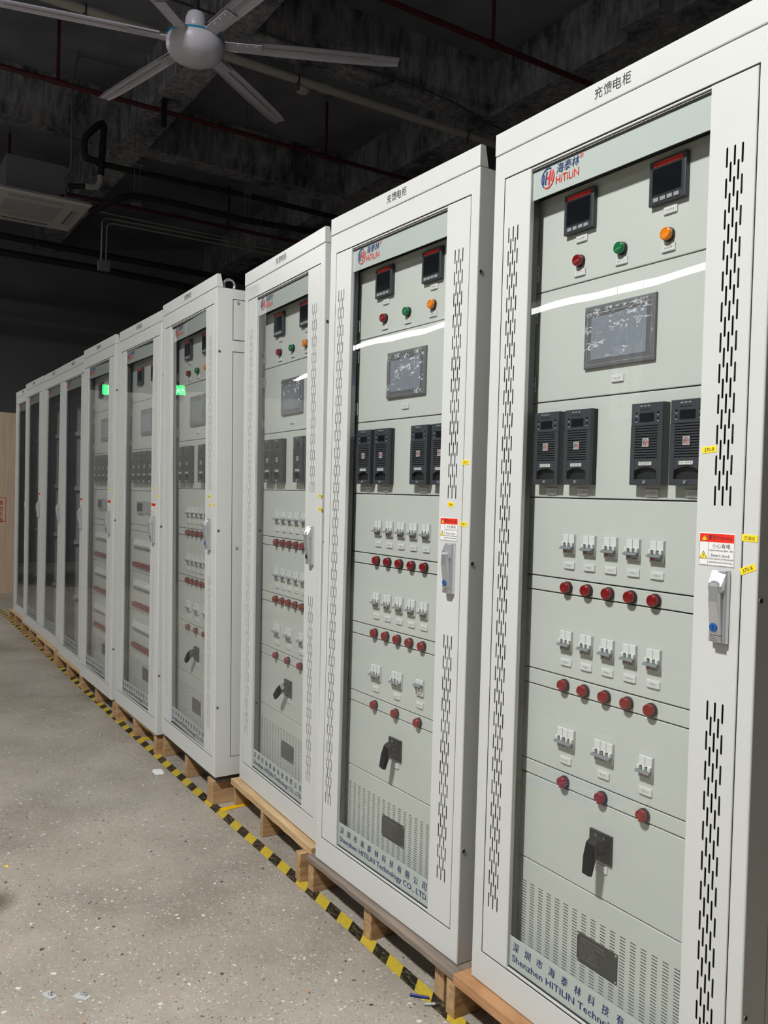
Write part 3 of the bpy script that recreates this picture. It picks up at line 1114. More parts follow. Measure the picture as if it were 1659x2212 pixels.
def door_mesh():
    mb = MB()
    Z0, Z1, c, dp = .0868, 2.1306, .0015, .021
    for side in (0, 1):
        x0, x1 = ((.0424, .1406), (.6605, .7640))[side]
        if side == 0:
            even = col_z(2.0, 30, .0602, .040)
            odd = col_z(2.0-.0301, 29, .0602, .040)
            xs = (.0630, .0715, .0800, .0885, .0970)
        else:
            even = col_z(1.995, 12, .0602, .040)+col_z(.907, 12, .0602, .040)
            odd = col_z(1.995-.0301, 11, .0602, .040)+col_z(.907-.0301, 11, .0602, .040)
            xs = (.7020, .7105, .7190, .7275, .7360)
        cols = [(x, even if i % 2 == 0 else odd) for i, x in enumerate(xs)]
        mb.slots(x0+c, x1-c, Z0+c, Z1-c, 0, cols, .0044, .040, .0013, 'paint')
        a = [(x0+c, 0, Z0+c), (x1-c, 0, Z0+c), (x1-c, 0, Z1-c), (x0+c, 0, Z1-c)]
        b_ = [(x0, c, Z0), (x1, c, Z0), (x1, c, Z1), (x0, c, Z1)]
        d = [(p[0], dp, p[2]) for p in b_]
        for i in range(4):
            j = (i+1) % 4
            mb.poly([b_[i], b_[j], a[j], a[i]], 'paint')
            mb.poly([d[i], d[j], b_[j], b_[i]], 'paint')
    mb.cbox(.1406, .6605, .002, .02, 2.1265, Z1, .001, 'paint')
    mb.box(.1406, .6605, .006, .02, 2.1195, 2.1265, 'gap')
    mb.box(.1406, .6605, .004, .0075, 2.1222, 2.1230, 'paint')
    mb.cbox(.1406, .6605, .002, .02, Z0, .0925, .001, 'paint')
    mb.box(.1406, .6605, .006, .02, .0925, .0955, 'gap')
    # inner returns of the stiles
    mb.box(.1406, .1416, .013, .030, .10, 2.115, 'inner')
    mb.box(.6595, .6605, .013, .047, .10, 2.115, 'gap')
    return mb.mesh('door')


def pane_mesh():
    mb = MB()
    n, k = 3, 10
    mb.poly([(.141, .0085, .0955), (.660, .0085, .0955), (.660, .0085, 2.1195), (.141, .0085, 2.1195)], 'glass')
    return mb.mesh('glass_pane')


def band_mesh(z0, z1):
    mb = MB()
    mb.box(.141, .660, .0092, .0118, z0, z1, 'band')
    return mb.mesh('painted_band')


def logo_mesh():
    mb = MB()
    y = .0078
    put_logo(mb, .193, 2.0905, .026, y, 'blueprint', 'redprint')
    put_text(mb, '海泰林', .2215, .296, 2.0915, 2.116, y, 'blueprint', .003)
    put_text(mb, 'HiTiLiN', .2215, .297, 2.0675, 2.0865, y, 'redprint')
    put_text(mb, '®', .299, .311, 2.1055, 2.1175, y, 'redprint')
    return mb.mesh('logo')


def company_mesh():
    mb = MB()
    y = .0078
    s_ = '深圳市海泰林科技有限公司'
    for i, ch in enumerate(s_):
        x = .163+i*.0425
        put_text(mb, ch, x-.010, x+.011, .140, .163, y, 'blueprint', .003)
    put_text(mb, 'Shenzhen HITILIN Technology CO., LTD.', .152, .650, .107, .130, y, 'blueprint')
    return mb.mesh('company_name')


def title_mesh():
    mb = MB()
    s_ = '充馈电柜'
    for i, ch in enumerate(s_):
        x = .360+i*.0273
        put_text(mb, ch, x-.012, x+.012, 2.220, 2.247, -.0006, 'blackprint')
    return mb.mesh('title_lettering')


PANELS = [(1.8255, 2.060), (1.5445, 1.8225), (1.3025, 1.5415), (1.1035, 1.2995), (1.0665, 1.1005), (.8645, 1.0635), (.8245, .8615),
          (.6285, .8215), (.5915, .6255), (.3705, .5885), (.100, .3675)]


def plate_mesh(z0, z1, grid=False, x0=.116, x1=.684):
    mb = MB()
    c = .0014
    if not grid:
        mb.cbox(x0, x1, .0488, .056, z0, z1, c, 'panel')
    else:
        rows = [(z, [.1455+i*.0295 for i in range(18)]) for z in [.1420+i*.00722 for i in range(24)]]
        mb.slots(z0+c, z1-c, x0+c, x1-c, .0488, rows, .0026, .0170, .0008, 'panel', vertical=False)
        A = [(x0+c, .0488, z0+c), (x1-c, .0488, z0+c), (x1-c, .0488, z1-c), (x0+c, .0488, z1-c)]
        B_ = [(x0, .0502, z0), (x1, .0502, z0), (x1, .0502, z1), (x0, .0502, z1)]
        D_ = [(p[0], .056, p[2]) for p in B_]
        for i in range(4):
            j = (i+1) % 4
            mb.poly([B_[i], B_[j], A[j], A[i]], 'panel')
            mb.poly([D_[i], D_[j], B_[j], B_[i]], 'panel')
        mb.box(x0+.01, x1-.01, .075, .078, z0, z1, 'gap')
    return mb.mesh('mounting_plate')


def hinge_mesh():
    mb = MB()
    mb.cyl((0, -.004, -.021), (0, 0, 1), .0045, .042, 'chrome', 10)
    mb.box(-.012, .014, -.0015, .001, -.020, .020, 'chrome')
    mb.cyl((.009, -.001, .010), (0, -1, 0), .003, .002, 'galv', 8)
    mb.cyl((.009, -.001, -.010), (0, -1, 0), .003, .002, 'galv', 8)
    return mb.mesh('hinge', True)


# devices: local origin on the plate surface, y negative = towards the viewer
def lens_mesh(k):
    mb = MB()
    mb.lathe((0, -.0065, 0), (0, -1, 0), [(0, .0136), (.007, .0136), (.0095, .0130), (.0106, .0118), (.0108, .0106), (.0100, .0098), (.0104, .0050), (.0106, .0010)], k, 28)
    return mb.mesh('lens', True)


def bezel_mesh():
    mb = MB()
    mb.lathe((0, 0, 0), (0, -1, 0), [(0, .0152), (.005, .0152), (.0068, .0147), (.0069, .0130)], 'black', 28)
    return mb.mesh('bezel', True)


def holder_mesh(txt, w=.036, h=.0165):
    mb = MB()
    mb.cbox(-w/2, w/2, -.0030, 0, -h/2, h/2, .0010, 'holder')
    mb.box(-w/2+.003, w/2-.003, -.0034, -.0029, h/2-.0035, h/2-.0022, 'white')
    mb.box(-w/2+.005, w/2-.005, -.0033, -.0028, -h/2+.0035, h/2-.0038, 'paper')
    if txt:
        put_text(mb, txt, -w/2+.0068, w/2-.0068, -.0030, .0030, -.0035, 'greyprint')
    mb.box(-w/2+.003, w/2-.003, -.0038, -.0030, -h/2, -h/2+.0016, 'lgrey')
    return mb.mesh('label_holder')


def meter_mesh():
    mb = MB()
    mb.cbox(-.048, .048, -.013, 0, -.048, .048, .002, 'charcoal')
    mb.box(-.040, .040, -.0136, -.0125, -.031, .036, 'charcoal2')
    return mb.mesh('meter_case')


def meter_screen():
    mb = MB()
    mb.box(-.037, .037, -.0142, -.0134, -.027, .029, 'screen')
    return mb.mesh('display')


def meter_brand():
    mb = MB()
    mb.box(-.035, .040, -.0146, -.0130, .033, .0425, 'redsign')
    put_text(mb, 'Acrel', -.032, -.018, .0355, .0405, -.0149, 'blackprint')
    put_text(mb, 'AMC96', .022, .036, .0358, .0402, -.0149, 'blackprint')
    return mb.mesh('brand_strip')


def key_mesh():
    mb = MB()
    mb.cbox(-.0068, .0068, -.0160, -.012, -.0045, .0045, .0012, 'keys')
    return mb.mesh('key')


def breaker_mesh(poles):
    mb = MB()
    w = .018*poles
    h = .024
    mb.cbox(-w/2-.0012, w/2+.0012, -.0015, 0, -h-.0012, h+.0012, .0004, 'lgrey')
    mb.cbox(-w/2, w/2, -.0065, 0, -h, h, .001, 'white')
    mb.cbox(-w/2+.0015, w/2-.0015, -.0090, -.006, -.008, .0035, .0008, 'white')
    mb.box(-w/2+.0015, w/2-.0015, -.0068, -.006, -.0225, -.0085, 'bodygrey')
    for i in range(poles-1):
        x = -w/2+.018*(i+1)
        mb.box(x-.0003, x+.0003, -.0069, -.006, -h, h, 'gap')
    for i in range(poles):
        x = -w/2+.009+.018*i
        mb.box(x-.0045, x+.0045, -.0098, -.008, -.006, .0035, 'charcoal2')
        mb.box(x-.0030, x+.0030, -.0120, -.008, -.004, .0015, 'grey')
    for i in range(poles+1):
        x = -w/2+.018*i
        x = max(-w/2+.0035, min(w/2-.0035, x))
        mb.cbox(x-.0035, x+.0035, -.0135, -.008, -.0055, .0045, .002, 'white')
    mb.box(-w/2+.009, -w/2+.0135, -.0074, -.0068, -.0195, -.0145, 'redprint')
    mb.box(-w/2+.017, -w/2+.030, -.0072, -.0068, -.020, -.017, 'greyprint')
    mb.box(-w/2+.003, -w/2+.0075, -.0072, -.0068, -.0195, -.011, 'greyprint')
    return mb.mesh('breaker_case')


def toggle_mesh(poles, off=False):
    mb = MB()
    w = .018*poles
    s_ = 1 if off else -1
    z = .008 if off else -.0085
    pts = [(-.008, z+.0045), (-.0175, z+.001), (-.0190, z-.0025), (-.010, z-.0045)]
    n = 4
    vs = [(-w/2-.001, y, q) for y, q in pts]+[(w/2+.001, y, q) for y, q in pts]
    fs = [tuple(range(n)), tuple(range(n, 2*n))[::-1]]+[(i, (i+1) % n, (i+1) % n+n, i+n) for i in range(n)]
    mb.add(vs, fs, 'grey')
    return mb.mesh('toggle_bar')


def module_mesh():
    """charger module: sloped charcoal front with louvres and a pull recess"""
    mb = MB()
    w, h, yb, yf = .0425, .0900, 0, -.024
    mb.box(-w, w, yf+.010, 0, -h, h, 'charcoal2')
    mb.cbox(-w, w, yf, 0, .040, h, .0015, 'charcoal')
    for s_ in (-1, 1):
        a, e = sorted((s_*w, s_*(w-.012)))
        mb.box(a, e, yf, -.000, -h, .040, 'charcoal')
    for i in range(13):
        z = -.0345+i*.0058
        mb.box(-.031, .031, yf+.0006, yf+.004, z, z+.0034, 'charcoal')
    # lower block with the arched pull recess
    n = 12
    zt, zl = -.0345, -.077
    for i in range(n):
        x0 = -.031+.062*i/n
        x1 = -.031+.062*(i+1)/n

        def arch(x):
            return -.0585-.006*0+.0085*(1-(x/.031)**2)
        mb.add([(x0, yf+.0006, arch(x0)), (x1, yf+.0006, arch(x1)), (x1, yf+.0006, zt), (x0, yf+.0006, zt),
                (x0, yf+.010, arch(x0)), (x1, yf+.010, arch(x1))], [(0, 1, 2, 3), (0, 4, 5, 1)], 'charcoal')
    mb.cbox(-.031, .031, yf-.001, yf+.012, -h, zl, .001, 'charcoal')
    for i in range(3):
        for zz in (.082, .0745):
            mb.box(-.018+i*.010, -.0115+i*.010, yf-.0006, yf, zz, zz+.0028, 'keys' if zz > .08 else 'charcoal2')
    for sx in (-.030, .028):
        mb.box(sx, sx+.004, yf-.001, yf, .066, .070, 'screen')
        mb.box(sx, sx+.004, yf-.001, yf, .053, .057, 'screen')
        mb.box(sx, sx+.004, yf-.0006, yf, .0485, .0500, 'whiteprint')
        mb.box(sx, sx+.004, yf-.0006, yf, .0615, .0630, 'whiteprint')
    return mb.mesh('module_case')


def module_display():
    mb = MB()
    mb.box(-.019, .019, -.0252, -.0238, .049, .0675, 'screen')
    return mb.mesh('display')


def module_badge():
    mb = MB()
    mb.box(-.0085, .0085, -.0262, -.0225, -.006, .0125, 'lgrey')
    put_logo(mb, 0, .0032, .0078, -.0265, 'blackprint', 'redprint')
    return mb.mesh('logo_badge')


def module_label(txt):
    mb = MB()
    mb.box(-.0175, .0175, -.0256, -.0236, -.0465, -.039, 'paper')
    put_text(mb, txt, -.0155, .0155, -.0452, -.0402, -.0259, 'blackprint')
    return mb.mesh('type_label')


def module_screw():
    mb = MB()
    mb.lathe((0, -.0245, -.083), (0, -1, 0), [(0, .004), (.003, .004), (.0045, .003), (.0047, .001)], 'chrome', 12)
    return mb.mesh('thumb_screw', True)


def hmi_frame():
    mb = MB()
    mb.cbox(-.104, .104, -.008, 0, -.074, .074, .003, 'bezel')
    for x0, x1, z0, z1 in ((-.095, .095, -.0655, -.0647), (-.095, -.0942, -.0655, .0560), (.0942, .095, -.0655, .0560), (-.095, .030, .0552, .0560), (.042, .095, .0485, .0493)):
        mb.box(x0, x1, -.0083, -.0078, z0, z1, 'whiteprint')
    put_logo(mb, .050, .0625, .007, -.0083, 'whiteprint', 'whiteprint')
    put_text(mb, '海泰林', .060, .084, .0625, .0695, -.0083, 'whiteprint')
    put_text(mb, 'HITILIN', .060, .084, .0560, .0605, -.0083, 'whiteprint')
    return mb.mesh('screen_frame')


def hmi_screen():
    mb = MB()
    mb.box(-.081, .081, -.0086, -.0079, -.054, .046, 'hmi')
    return mb.mesh('screen')


def film_mesh(seed):
    rnd = random.Random(seed)
    mb = MB()
    nx, nz = 9, 7
    g = [[(-.100+.200*i/nx, -.0105-rnd.random()*.0015, -.070+.135*j/nz) for j in range(nz+1)] for i in range(nx+1)]
    for i in range(nx):
        for j in range(nz):
            mb.poly([g[i][j], g[i+1][j], g[i+1][j+1], g[i][j+1]], 'film')
    me = mb.mesh('protective_film')
    me.polygons.foreach_set('use_smooth', [True]*len(me.polygons))
    return me


def switch_plate():
    mb = MB()
    mb.cbox(-.0335, .0335, -.007, 0, -.0335, .0335, .0015, 'black')
    put_text(mb, 'O', -.016, -.011, .020, .027, -.0073, 'whiteprint')
    put_text(mb, 'I', .011, .0125, .020, .027, -.0073, 'whiteprint')
    mb.lathe((0, -.007, .003), (0, -1, 0), [(0, .020), (.012, .018), (.020, .017)], 'black', 20)
    return mb.mesh('switch_plate')


def switch_handle(ang):
    """lever: stout block that reaches out and then down; ang turns it about the shaft"""
    mb = MB()
    prof = [(-.012, .016), (-.028, .020), (-.040, .012), (-.046, -.020), (-.048, -.060), (-.036, -.064), (-.031, -.030), (-.025, -.012), (-.012, -.014)]
    n = len(prof)
    hw = .0125
    ca, sa = math.cos(ang), math.sin(ang)
    vs = []
    for sx in (-hw, hw):
        for y, z in prof:
            k_ = .8 if z < -.05 else 1
            X, Z = sx*k_, z
            vs.append((X*ca-Z*sa, y, X*sa+Z*ca+.003))
    fs = [tuple(range(n))[::-1], tuple(range(n, 2*n))]+[(i, i+n, (i+1) % n+n, (i+1) % n) for i in range(n)]
    mb.add(vs, fs, 'black')
    me = mb.mesh('lever_handle')
    return me


def nameplate_mesh():
    mb = MB()
    mb.cbox(-.062, .062, -.0022, 0, -.0345, .0345, .0005, 'plate')
    rows = ['设备名称: 智能高频电源充馈电柜', '型号规格: GZDW  额定容量: 100Ah', '输入: AC 380V  50Hz', '输出: DC 220V  20A 10A', '防护等级: IP30  重量 220 kg', '出厂编号: 2024  No. 370', '深圳市海泰林科技有限公司']
    for i, t_ in enumerate(rows):
        z = .0245-i*.0078
        _, _, asp = text_geo(t_)
        w = min(.104, .0048*asp)
        put_text(mb, t_, -.052, -.052+w, z-.0024, z+.0024, -.0025, 'greyprint')
    return mb.mesh('nameplate')


def plate_screw():
    mb = MB()
    mb.lathe((0, -.002, 0), (0, -1, 0), [(0, .0028), (.0012, .0025), (.0018, .001)], 'chrome', 10)
    return mb.mesh('screw', True)


def handle_plate():
    mb = MB()
    # escutcheon with a faceted head
    hw = .0175
    mb.cbox(-hw, hw, -.014, 0, -.071, .071, .004, 'chrome')
    mb.add([(-hw+.003, -.014, .070), (hw-.001, -.010, .071), (hw-.003, -.026, .040), (-hw+.004, -.026, .046), (-hw+.004, -.014, .030), (hw-.003, -.014, .030)],
           [(0, 1, 2, 3), (3, 2, 5, 4), (0, 3, 4), (1, 5, 2)], 'chrome')
    return mb.mesh('handle_base')


def handle_lever():
    mb = MB()
    mb.lathe((-.001, -.012, .036), (0, -1, 0), [(0, .0145), (.012, .0145), (.0135, .0135), (.0136, .012)], 'chrome', 28)
    pts = [(-.0275, .046), (-.0300, .040), (-.0305, .010), (-.025, -.020), (-.022, -.045), (-.022, -.055)]
    hw = [.0080, .0108, .0112, .0120, .0130, .0130]
    n = len(pts)
    vs = []
    for (y, z), w in zip(pts, hw):
        vs += [(-w-.001, y+.004, z), (-w+.002, y, z), (w-.002, y, z), (w-.001, y+.004, z), (w-.001, -.012, z), (-w-.001, -.012, z)]
    fs = []
    for i in range(n-1):
        for j in range(6):
            j2 = (j+1) % 6
            fs.append((i*6+j, i*6+6+j, i*6+6+j2, i*6+j2))
    fs += [tuple(range(6)), tuple(range((n-1)*6, n*6))[::-1]]
    mb.add(vs, fs, 'chrome')
    mb.cbox(-.0125, .0125, -.021, -.012, -.069, -.0565, .001, 'chrome')
    for i in range(3):
        mb.box(-.008+i*.001, .008-i*.001, -.0216, -.0208, -.0665+i*.0035, -.0655+i*.0035, 'galv')
    return mb.mesh('lever')


def lock_mesh(k):
    mb = MB()
    mb.lathe((-.001, -.0215, -.040), (0, -1, 0), [(0, .0085), (.0025, .0085), (.003, .0070)], k, 20)
    mb.box(-.0018, -.0002, -.0250, -.0244, -.0435, -.0365, 'gap')
    return mb.mesh('lock_cylinder')


def warning_mesh():
    mb = MB()
    y = -.0008
    x0, x1, z0, z1 = .6705, .7505, 1.174, 1.2395
    mb.cbox(x0, x1, y, 0, z0, z1, .0003, 'paper')
    y -= .0003
    mb.box(x0+.0015, x1-.0015, y, y+.0002, 1.2215, z1-.0015, 'redsign')
    for a, c, e, f in ((x0+.001, x1-.001, z0+.001, z0+.0016), (x0+.001, x0+.0016, z0+.001, 1.2215), (x1-.0016, x1-.001, z0+.001, 1.2215), (.6915, .6920, z0+.001, 1.2215)):
        mb.box(a, c, y, y+.0002, e, f, 'blackprint')

    def tri(cx, cz, r, k, yy):
        mb.poly([(cx-r, yy, cz-r*.75), (cx+r, yy, cz-r*.75), (cx, yy, cz+r)], k)
    tri(.6830, 1.2290, .0068, 'blackprint', y-.0002)
    tri(.6830, 1.2288, .0056, 'yellow', y-.0003)
    put_text(mb, '!', .6824, .6836, 1.2265, 1.2325, y-.0004, 'blackprint')
    put_text(mb, '警告Warning', .6915, .7445, 1.2248, 1.2355, y-.0003, 'blackprint')
    tri(.6812, 1.1945, .0090, 'blackprint', y-.0002)
    tri(.6812, 1.1943, .0074, 'yellow', y-.0003)
    mb.poly([(.6820, y-.0004, 1.2000), (.6795, y-.0004, 1.1935), (.6812, y-.0004, 1.1940), (.6800, y-.0004, 1.1890), (.6832, y-.0004, 1.1952), (.6815, y-.0004, 1.1948)], 'blackprint')
    put_text(mb, '小心有电', .7010, .7410, 1.2095, 1.2190, y, 'blackprint')
    put_text(mb, '设备维护须由专业人员操作、维护。', .6935, .7485, 1.2035, 1.2068, y, 'blackprint')
    put_text(mb, 'Electric shock', .6985, .7405, 1.1925, 1.1985, y, 'blackprint')
    put_text(mb, 'Only allows professional', .6935, .7470, 1.1855, 1.1910, y, 'blackprint')
    put_text(mb, 'operation and servicing.', .6935, .7460, 1.1790, 1.1845, y, 'blackprint')
    return mb.mesh('warning_label')


def sticker_mesh(txt, w=.033, h=.013):
    mb = MB()
    mb.cbox(-w/2, w/2, -.0008, 0, -h/2, h/2, .0003, 'yellow')
    if txt:
        put_text(mb, txt, -w*.33, w*.33, -h*.28, h*.28, -.0011, 'blackprint')
    return mb.mesh('yellow_sticker')


def rail_mesh():
    """white horizontal rails on the inner left wall of an empty cabinet"""
    mb = MB()
    mb.box(.008, .045, .07, .52, 0, .03, 'white')
    return mb.mesh('shelf_rail')


def cover_row_mesh(n, w):
    """long row of breakers under a clear cover (far cabinets)"""
    mb = MB()
    for i in range(n):
        x = i*w
        mb.cbox(x+.0006, x+w-.0006, -.007, 0, .004, .046, .001, 'white')
        mb.box(x+.003, x+w-.003, -.014, -.006, .014, .026, 'white')
    mb.box(0, n*w, -.010, -.001, -.001, .004, 'grey')
    return mb.mesh('breaker_row')


NX = [.4+(i-2)*.0657 for i in range(5)]
RX = [.279, .400, .521]
YP = .0487


def equip(t, spec):
    """the devices of a charging cabinet on root t"""
    full = spec.get('full', True)

    def lamp(x, z, k):
        o = put('indicator_lamp', cached('bezel', bezel_mesh), t, (x, YP, z), label={'red': None, 'green': 'green indicator lamp', 'orange': 'orange indicator lamp'}[k])
        put('lens', cached('lens_'+k, lambda: lens_mesh(k)), o)

    def holder(x, z, txt, w=.036):
        put('label_holder', cached('h'+txt+str(w), lambda: holder_mesh(txt, w)), t, (x, YP, z))

    def breaker(x, z, poles, off=False):
        o = put('circuit_breaker', cached('br%d' % poles, lambda: breaker_mesh(poles)), t, (x, YP, z))
        put('toggle_bar', cached('tg%d%d' % (poles, off), lambda: toggle_mesh(poles, off)), o)

    def meter(x, z, name):
        o = put('power_meter', cached('meter', meter_mesh), t, (x, YP, z))
        put('display', cached('mscr', meter_screen), o)
        put('brand_strip', cached('mbr', meter_brand), o)
        for i in range(4):
            put('key', cached('mkey', key_mesh), o, (-.0265+i*.0178, 0, -.0385))
        holder(x+.003, z-.064, name)

    def module(x, typ, name):
        o = put('charger_module', cached('mod', module_mesh), t, (x, YP, 1.4235))
        put('display', cached('moddisp', module_display), o)
        put('logo_badge', cached('modbadge', module_badge), o)
        put('type_label', cached('ml'+typ, lambda: module_label(typ)), o)
        put('thumb_screw', cached('mscrew', module_screw), o)
        holder(x+.003, 1.3175, name)
    meter(.273, 1.9935, '电池参数')
    meter(.531, 1.9935, '母线参数')
    for x, k, nm in ((.273, 'red', '交流工作'), (.402, 'green', '直流工作'), (.532, 'orange', '系统故障')):
        lamp(x, 1.876, k)
        holder(x, 1.848, nm)
    o = put('touch_screen', cached('hmi', hmi_frame), t, (.404, YP, 1.6835))
    put('screen', cached('hmis', hmi_screen), o)
    put('protective_film', cached('film%d' % spec['film'], lambda: film_mesh(spec['film'])), o)
    holder(.402, 1.580, '微机监控')
    module(.1985, 'HD22010F2', '1#充电模块')
    module(.3030, 'HD22010F2', '2#充电模块')
    module(.5080, 'HD22010F2', '3#充电模块')
    module(.6130, 'HJ15K2', '降压模块')
    for i, x in enumerate(NX):
        breaker(x, 1.1885, 2)
        holder(x, 1.1365, '合母输出%d' % (i+1))
        lamp(x-.002, 1.082, 'red')
        breaker(x, .951, 2)
        holder(x, .8985, '控母输出%d' % (i+1))
        lamp(x-.002, .842, 'red')
    for x, poles, nm in ((RX[0], 3, '1路交流输入'), (RX[1], 3, '2路交流输入'), (RX[2], 2, '用电开关')):
        breaker(x, .713, poles, poles == 2 and spec.get('off', False))
        holder(x-.001, .659, nm)
        lamp(x-.002, .606, 'red')
    o = put('rotary_switch', cached('swp', switch_plate), t, (.400, YP, .4915))
    a = spec['lever']
    put('lever_handle', cached('sw%.2f' % a, lambda: switch_handle(a)), o)
    holder(.402, .4410, '电池开关')
    o = put('nameplate', cached('np', nameplate_mesh), t, (.3965, YP, .2285))
    for sx in (-.058, .058):
        for sz in (-.0305, .0305):
            put('screw', cached('nps', plate_screw), o, (sx, 0, sz))


def equip_far(t, spec):
    """the fuller dense layout of the two middle cabinets"""
    def meter(x, z):
        o = put('power_meter', cached('meter', meter_mesh), t, (x, YP, z))
        put('display', cached('mscr', meter_screen), o)
        put('brand_strip', cached('mbr', meter_brand), o)
    meter(.30, 1.965)
    meter(.56, 1.965)
    o = put('touch_screen', cached('hmi', hmi_frame), t, (.425, YP, 1.695))
    put('screen', cached('hmis', hmi_screen), o)
    for x in (.240, .345, .450, .555):
        o = put('charger_module', cached('mod', module_mesh), t, (x, YP, 1.438))
        put('display', cached('moddisp', module_display), o)
        put('logo_badge', cached('modbadge', module_badge), o)
        put('type_label', cached('mlHD22010F2', lambda: module_label('HD22010F2')), o)
        put('thumb_screw', cached('mscrew', module_screw), o)
    mb = MB()
    mb.cbox(-.062, .062, -.012, 0, -.036, .036, .002, 'keys')
    mb.box(-.050, .050, -.0128, -.0115, -.022, .026, 'screen')
    put('monitor_unit', cached('farmon', lambda: mb.mesh('monitor_unit')), t, (.335, YP, 1.205))
    mb2 = MB()
    mb2.cbox(-.10, .10, -.006, 0, -.036, .036, .002, 'acslot')
    put('blank_cover', cached('farcov', lambda: mb2.mesh('blank_cover')), t, (.52, YP, 1.205))
    for z in (.968, .730, .484):
        put('breaker_row', cached('covrow', lambda: cover_row_mesh(22, .018)), t, (.212, YP, z))
    for z in (.868, .632, .392):
        for i in range(11):
            o = put('indicator_lamp', cached('bezel', bezel_mesh), t, (.228+i*.0345, YP, z))
            put('lens', cached('lens_red', lambda: lens_mesh('red')), o)
    o = put('nameplate', cached('np', nameplate_mesh), t, (.46, YP, .252))


FITTINGS = ('indicator_lamp', 'label_holder', 'circuit_breaker', 'power_meter', 'charger_module', 'touch_screen', 'rotary_switch', 'nameplate')


def cabinet(pose, kind, label, spec):
    x, y, a, ln, lx, dz = pose
    t = thing('electrical_cabinet', label, 'cabinet', (x, y, BASE+dz), (-ln, lx, a), group='cabinets in the row')
    put('body', cached('body', body_mesh), t)
    put('header', cached('header', header_mesh), t)
    put('title_lettering', cached('title', title_mesh), t)
    put('side_panel', cached('sp', lambda: side_panel_mesh(.083, 1.922, [(.10, 1.036)])), t)
    put('side_hatch', cached('sh', lambda: side_panel_mesh(1.971, 2.156, [(.10, 2.141)])), t)
    d = put('door', cached('door', door_mesh), t)
    gt = spec.get('glass', 0.0)      # no pane sits perfectly square in its door
    kw = dict(loc=(.4-.4*math.cos(gt)+.0085*math.sin(gt), .0085-.4*math.sin(gt)-.0085*math.cos(gt), 0), rot=(0, 0, gt))
    put('glass_pane', cached('pane', pane_mesh), d, **kw)
    put('upper_band', cached('band1', lambda: band_mesh(2.0485, 2.1195)), d, label='pale green painted band along the top of the glass', **kw)
    put('lower_band', cached('band2', lambda: band_mesh(.0955, .1725)), d, label='pale green painted band along the foot of the glass', **kw)
    put('logo', cached('logo', logo_mesh), d, **kw)
    put('company_name', cached('company', company_mesh), d, **kw)
    h = put('door_handle', cached('hp', handle_plate), t, (.726, 0, 1.0975))
    put('lever', cached('hl', handle_lever), h)
    lk = spec.get('lock', 'blue')
    put('lock_cylinder', cached('lock'+lk, lambda: lock_mesh(lk)), h)
    if spec.get('warn', True):
        put('warning_label', cached('warn', warning_mesh), t)
    for sx, sz, txt, rot, w in spec.get('stickers', ()):
        o = put('yellow_sticker', cached('st%s%.3f' % (txt, w), lambda: sticker_mesh(txt, w)), t, (sx, 0, sz))
        o.rotation_euler = (0, -R(rot), 0)
    if kind == 'empty':
        for z in (2.0, 1.72, 1.29, .865, .43, .02):
            put('shelf_rail', cached('rail', rail_mesh), t, (0, 0, z))
    else:
        for i, (z0, z1) in enumerate(PANELS):
            put('mounting_plate', cached('pl%d' % i, lambda: plate_mesh(z0, z1, i == len(PANELS)-1)), t)
        for z in (1.873, 1.767, 1.590):
            put('hinge', cached('hinge', hinge_mesh), t, (.119, .0455, z))
        (equip if kind == 'full' else equip_far)(t, spec)
        for ch in t.children:           # the fittings sit a little off centre on some cabinets
            if ch.name.split('.')[0] in FITTINGS:
                ch.location.x += spec.get('dx', 0.0)
    if spec.get('eye'):
        mb = MB()
        mb.tube([(.755+.0*i, .075+.026*math.cos(R(20*i)), 2.225+.026*math.sin(R(20*i))) for i in range(19)], .006, 'chrome', 8)
        mb.cyl((.755, .075, 2.186), (0, 0, 1), .014, .014, 'chrome', 12)
        put('eye_bolt', mb.mesh('eye_bolt', True), t)
    return t


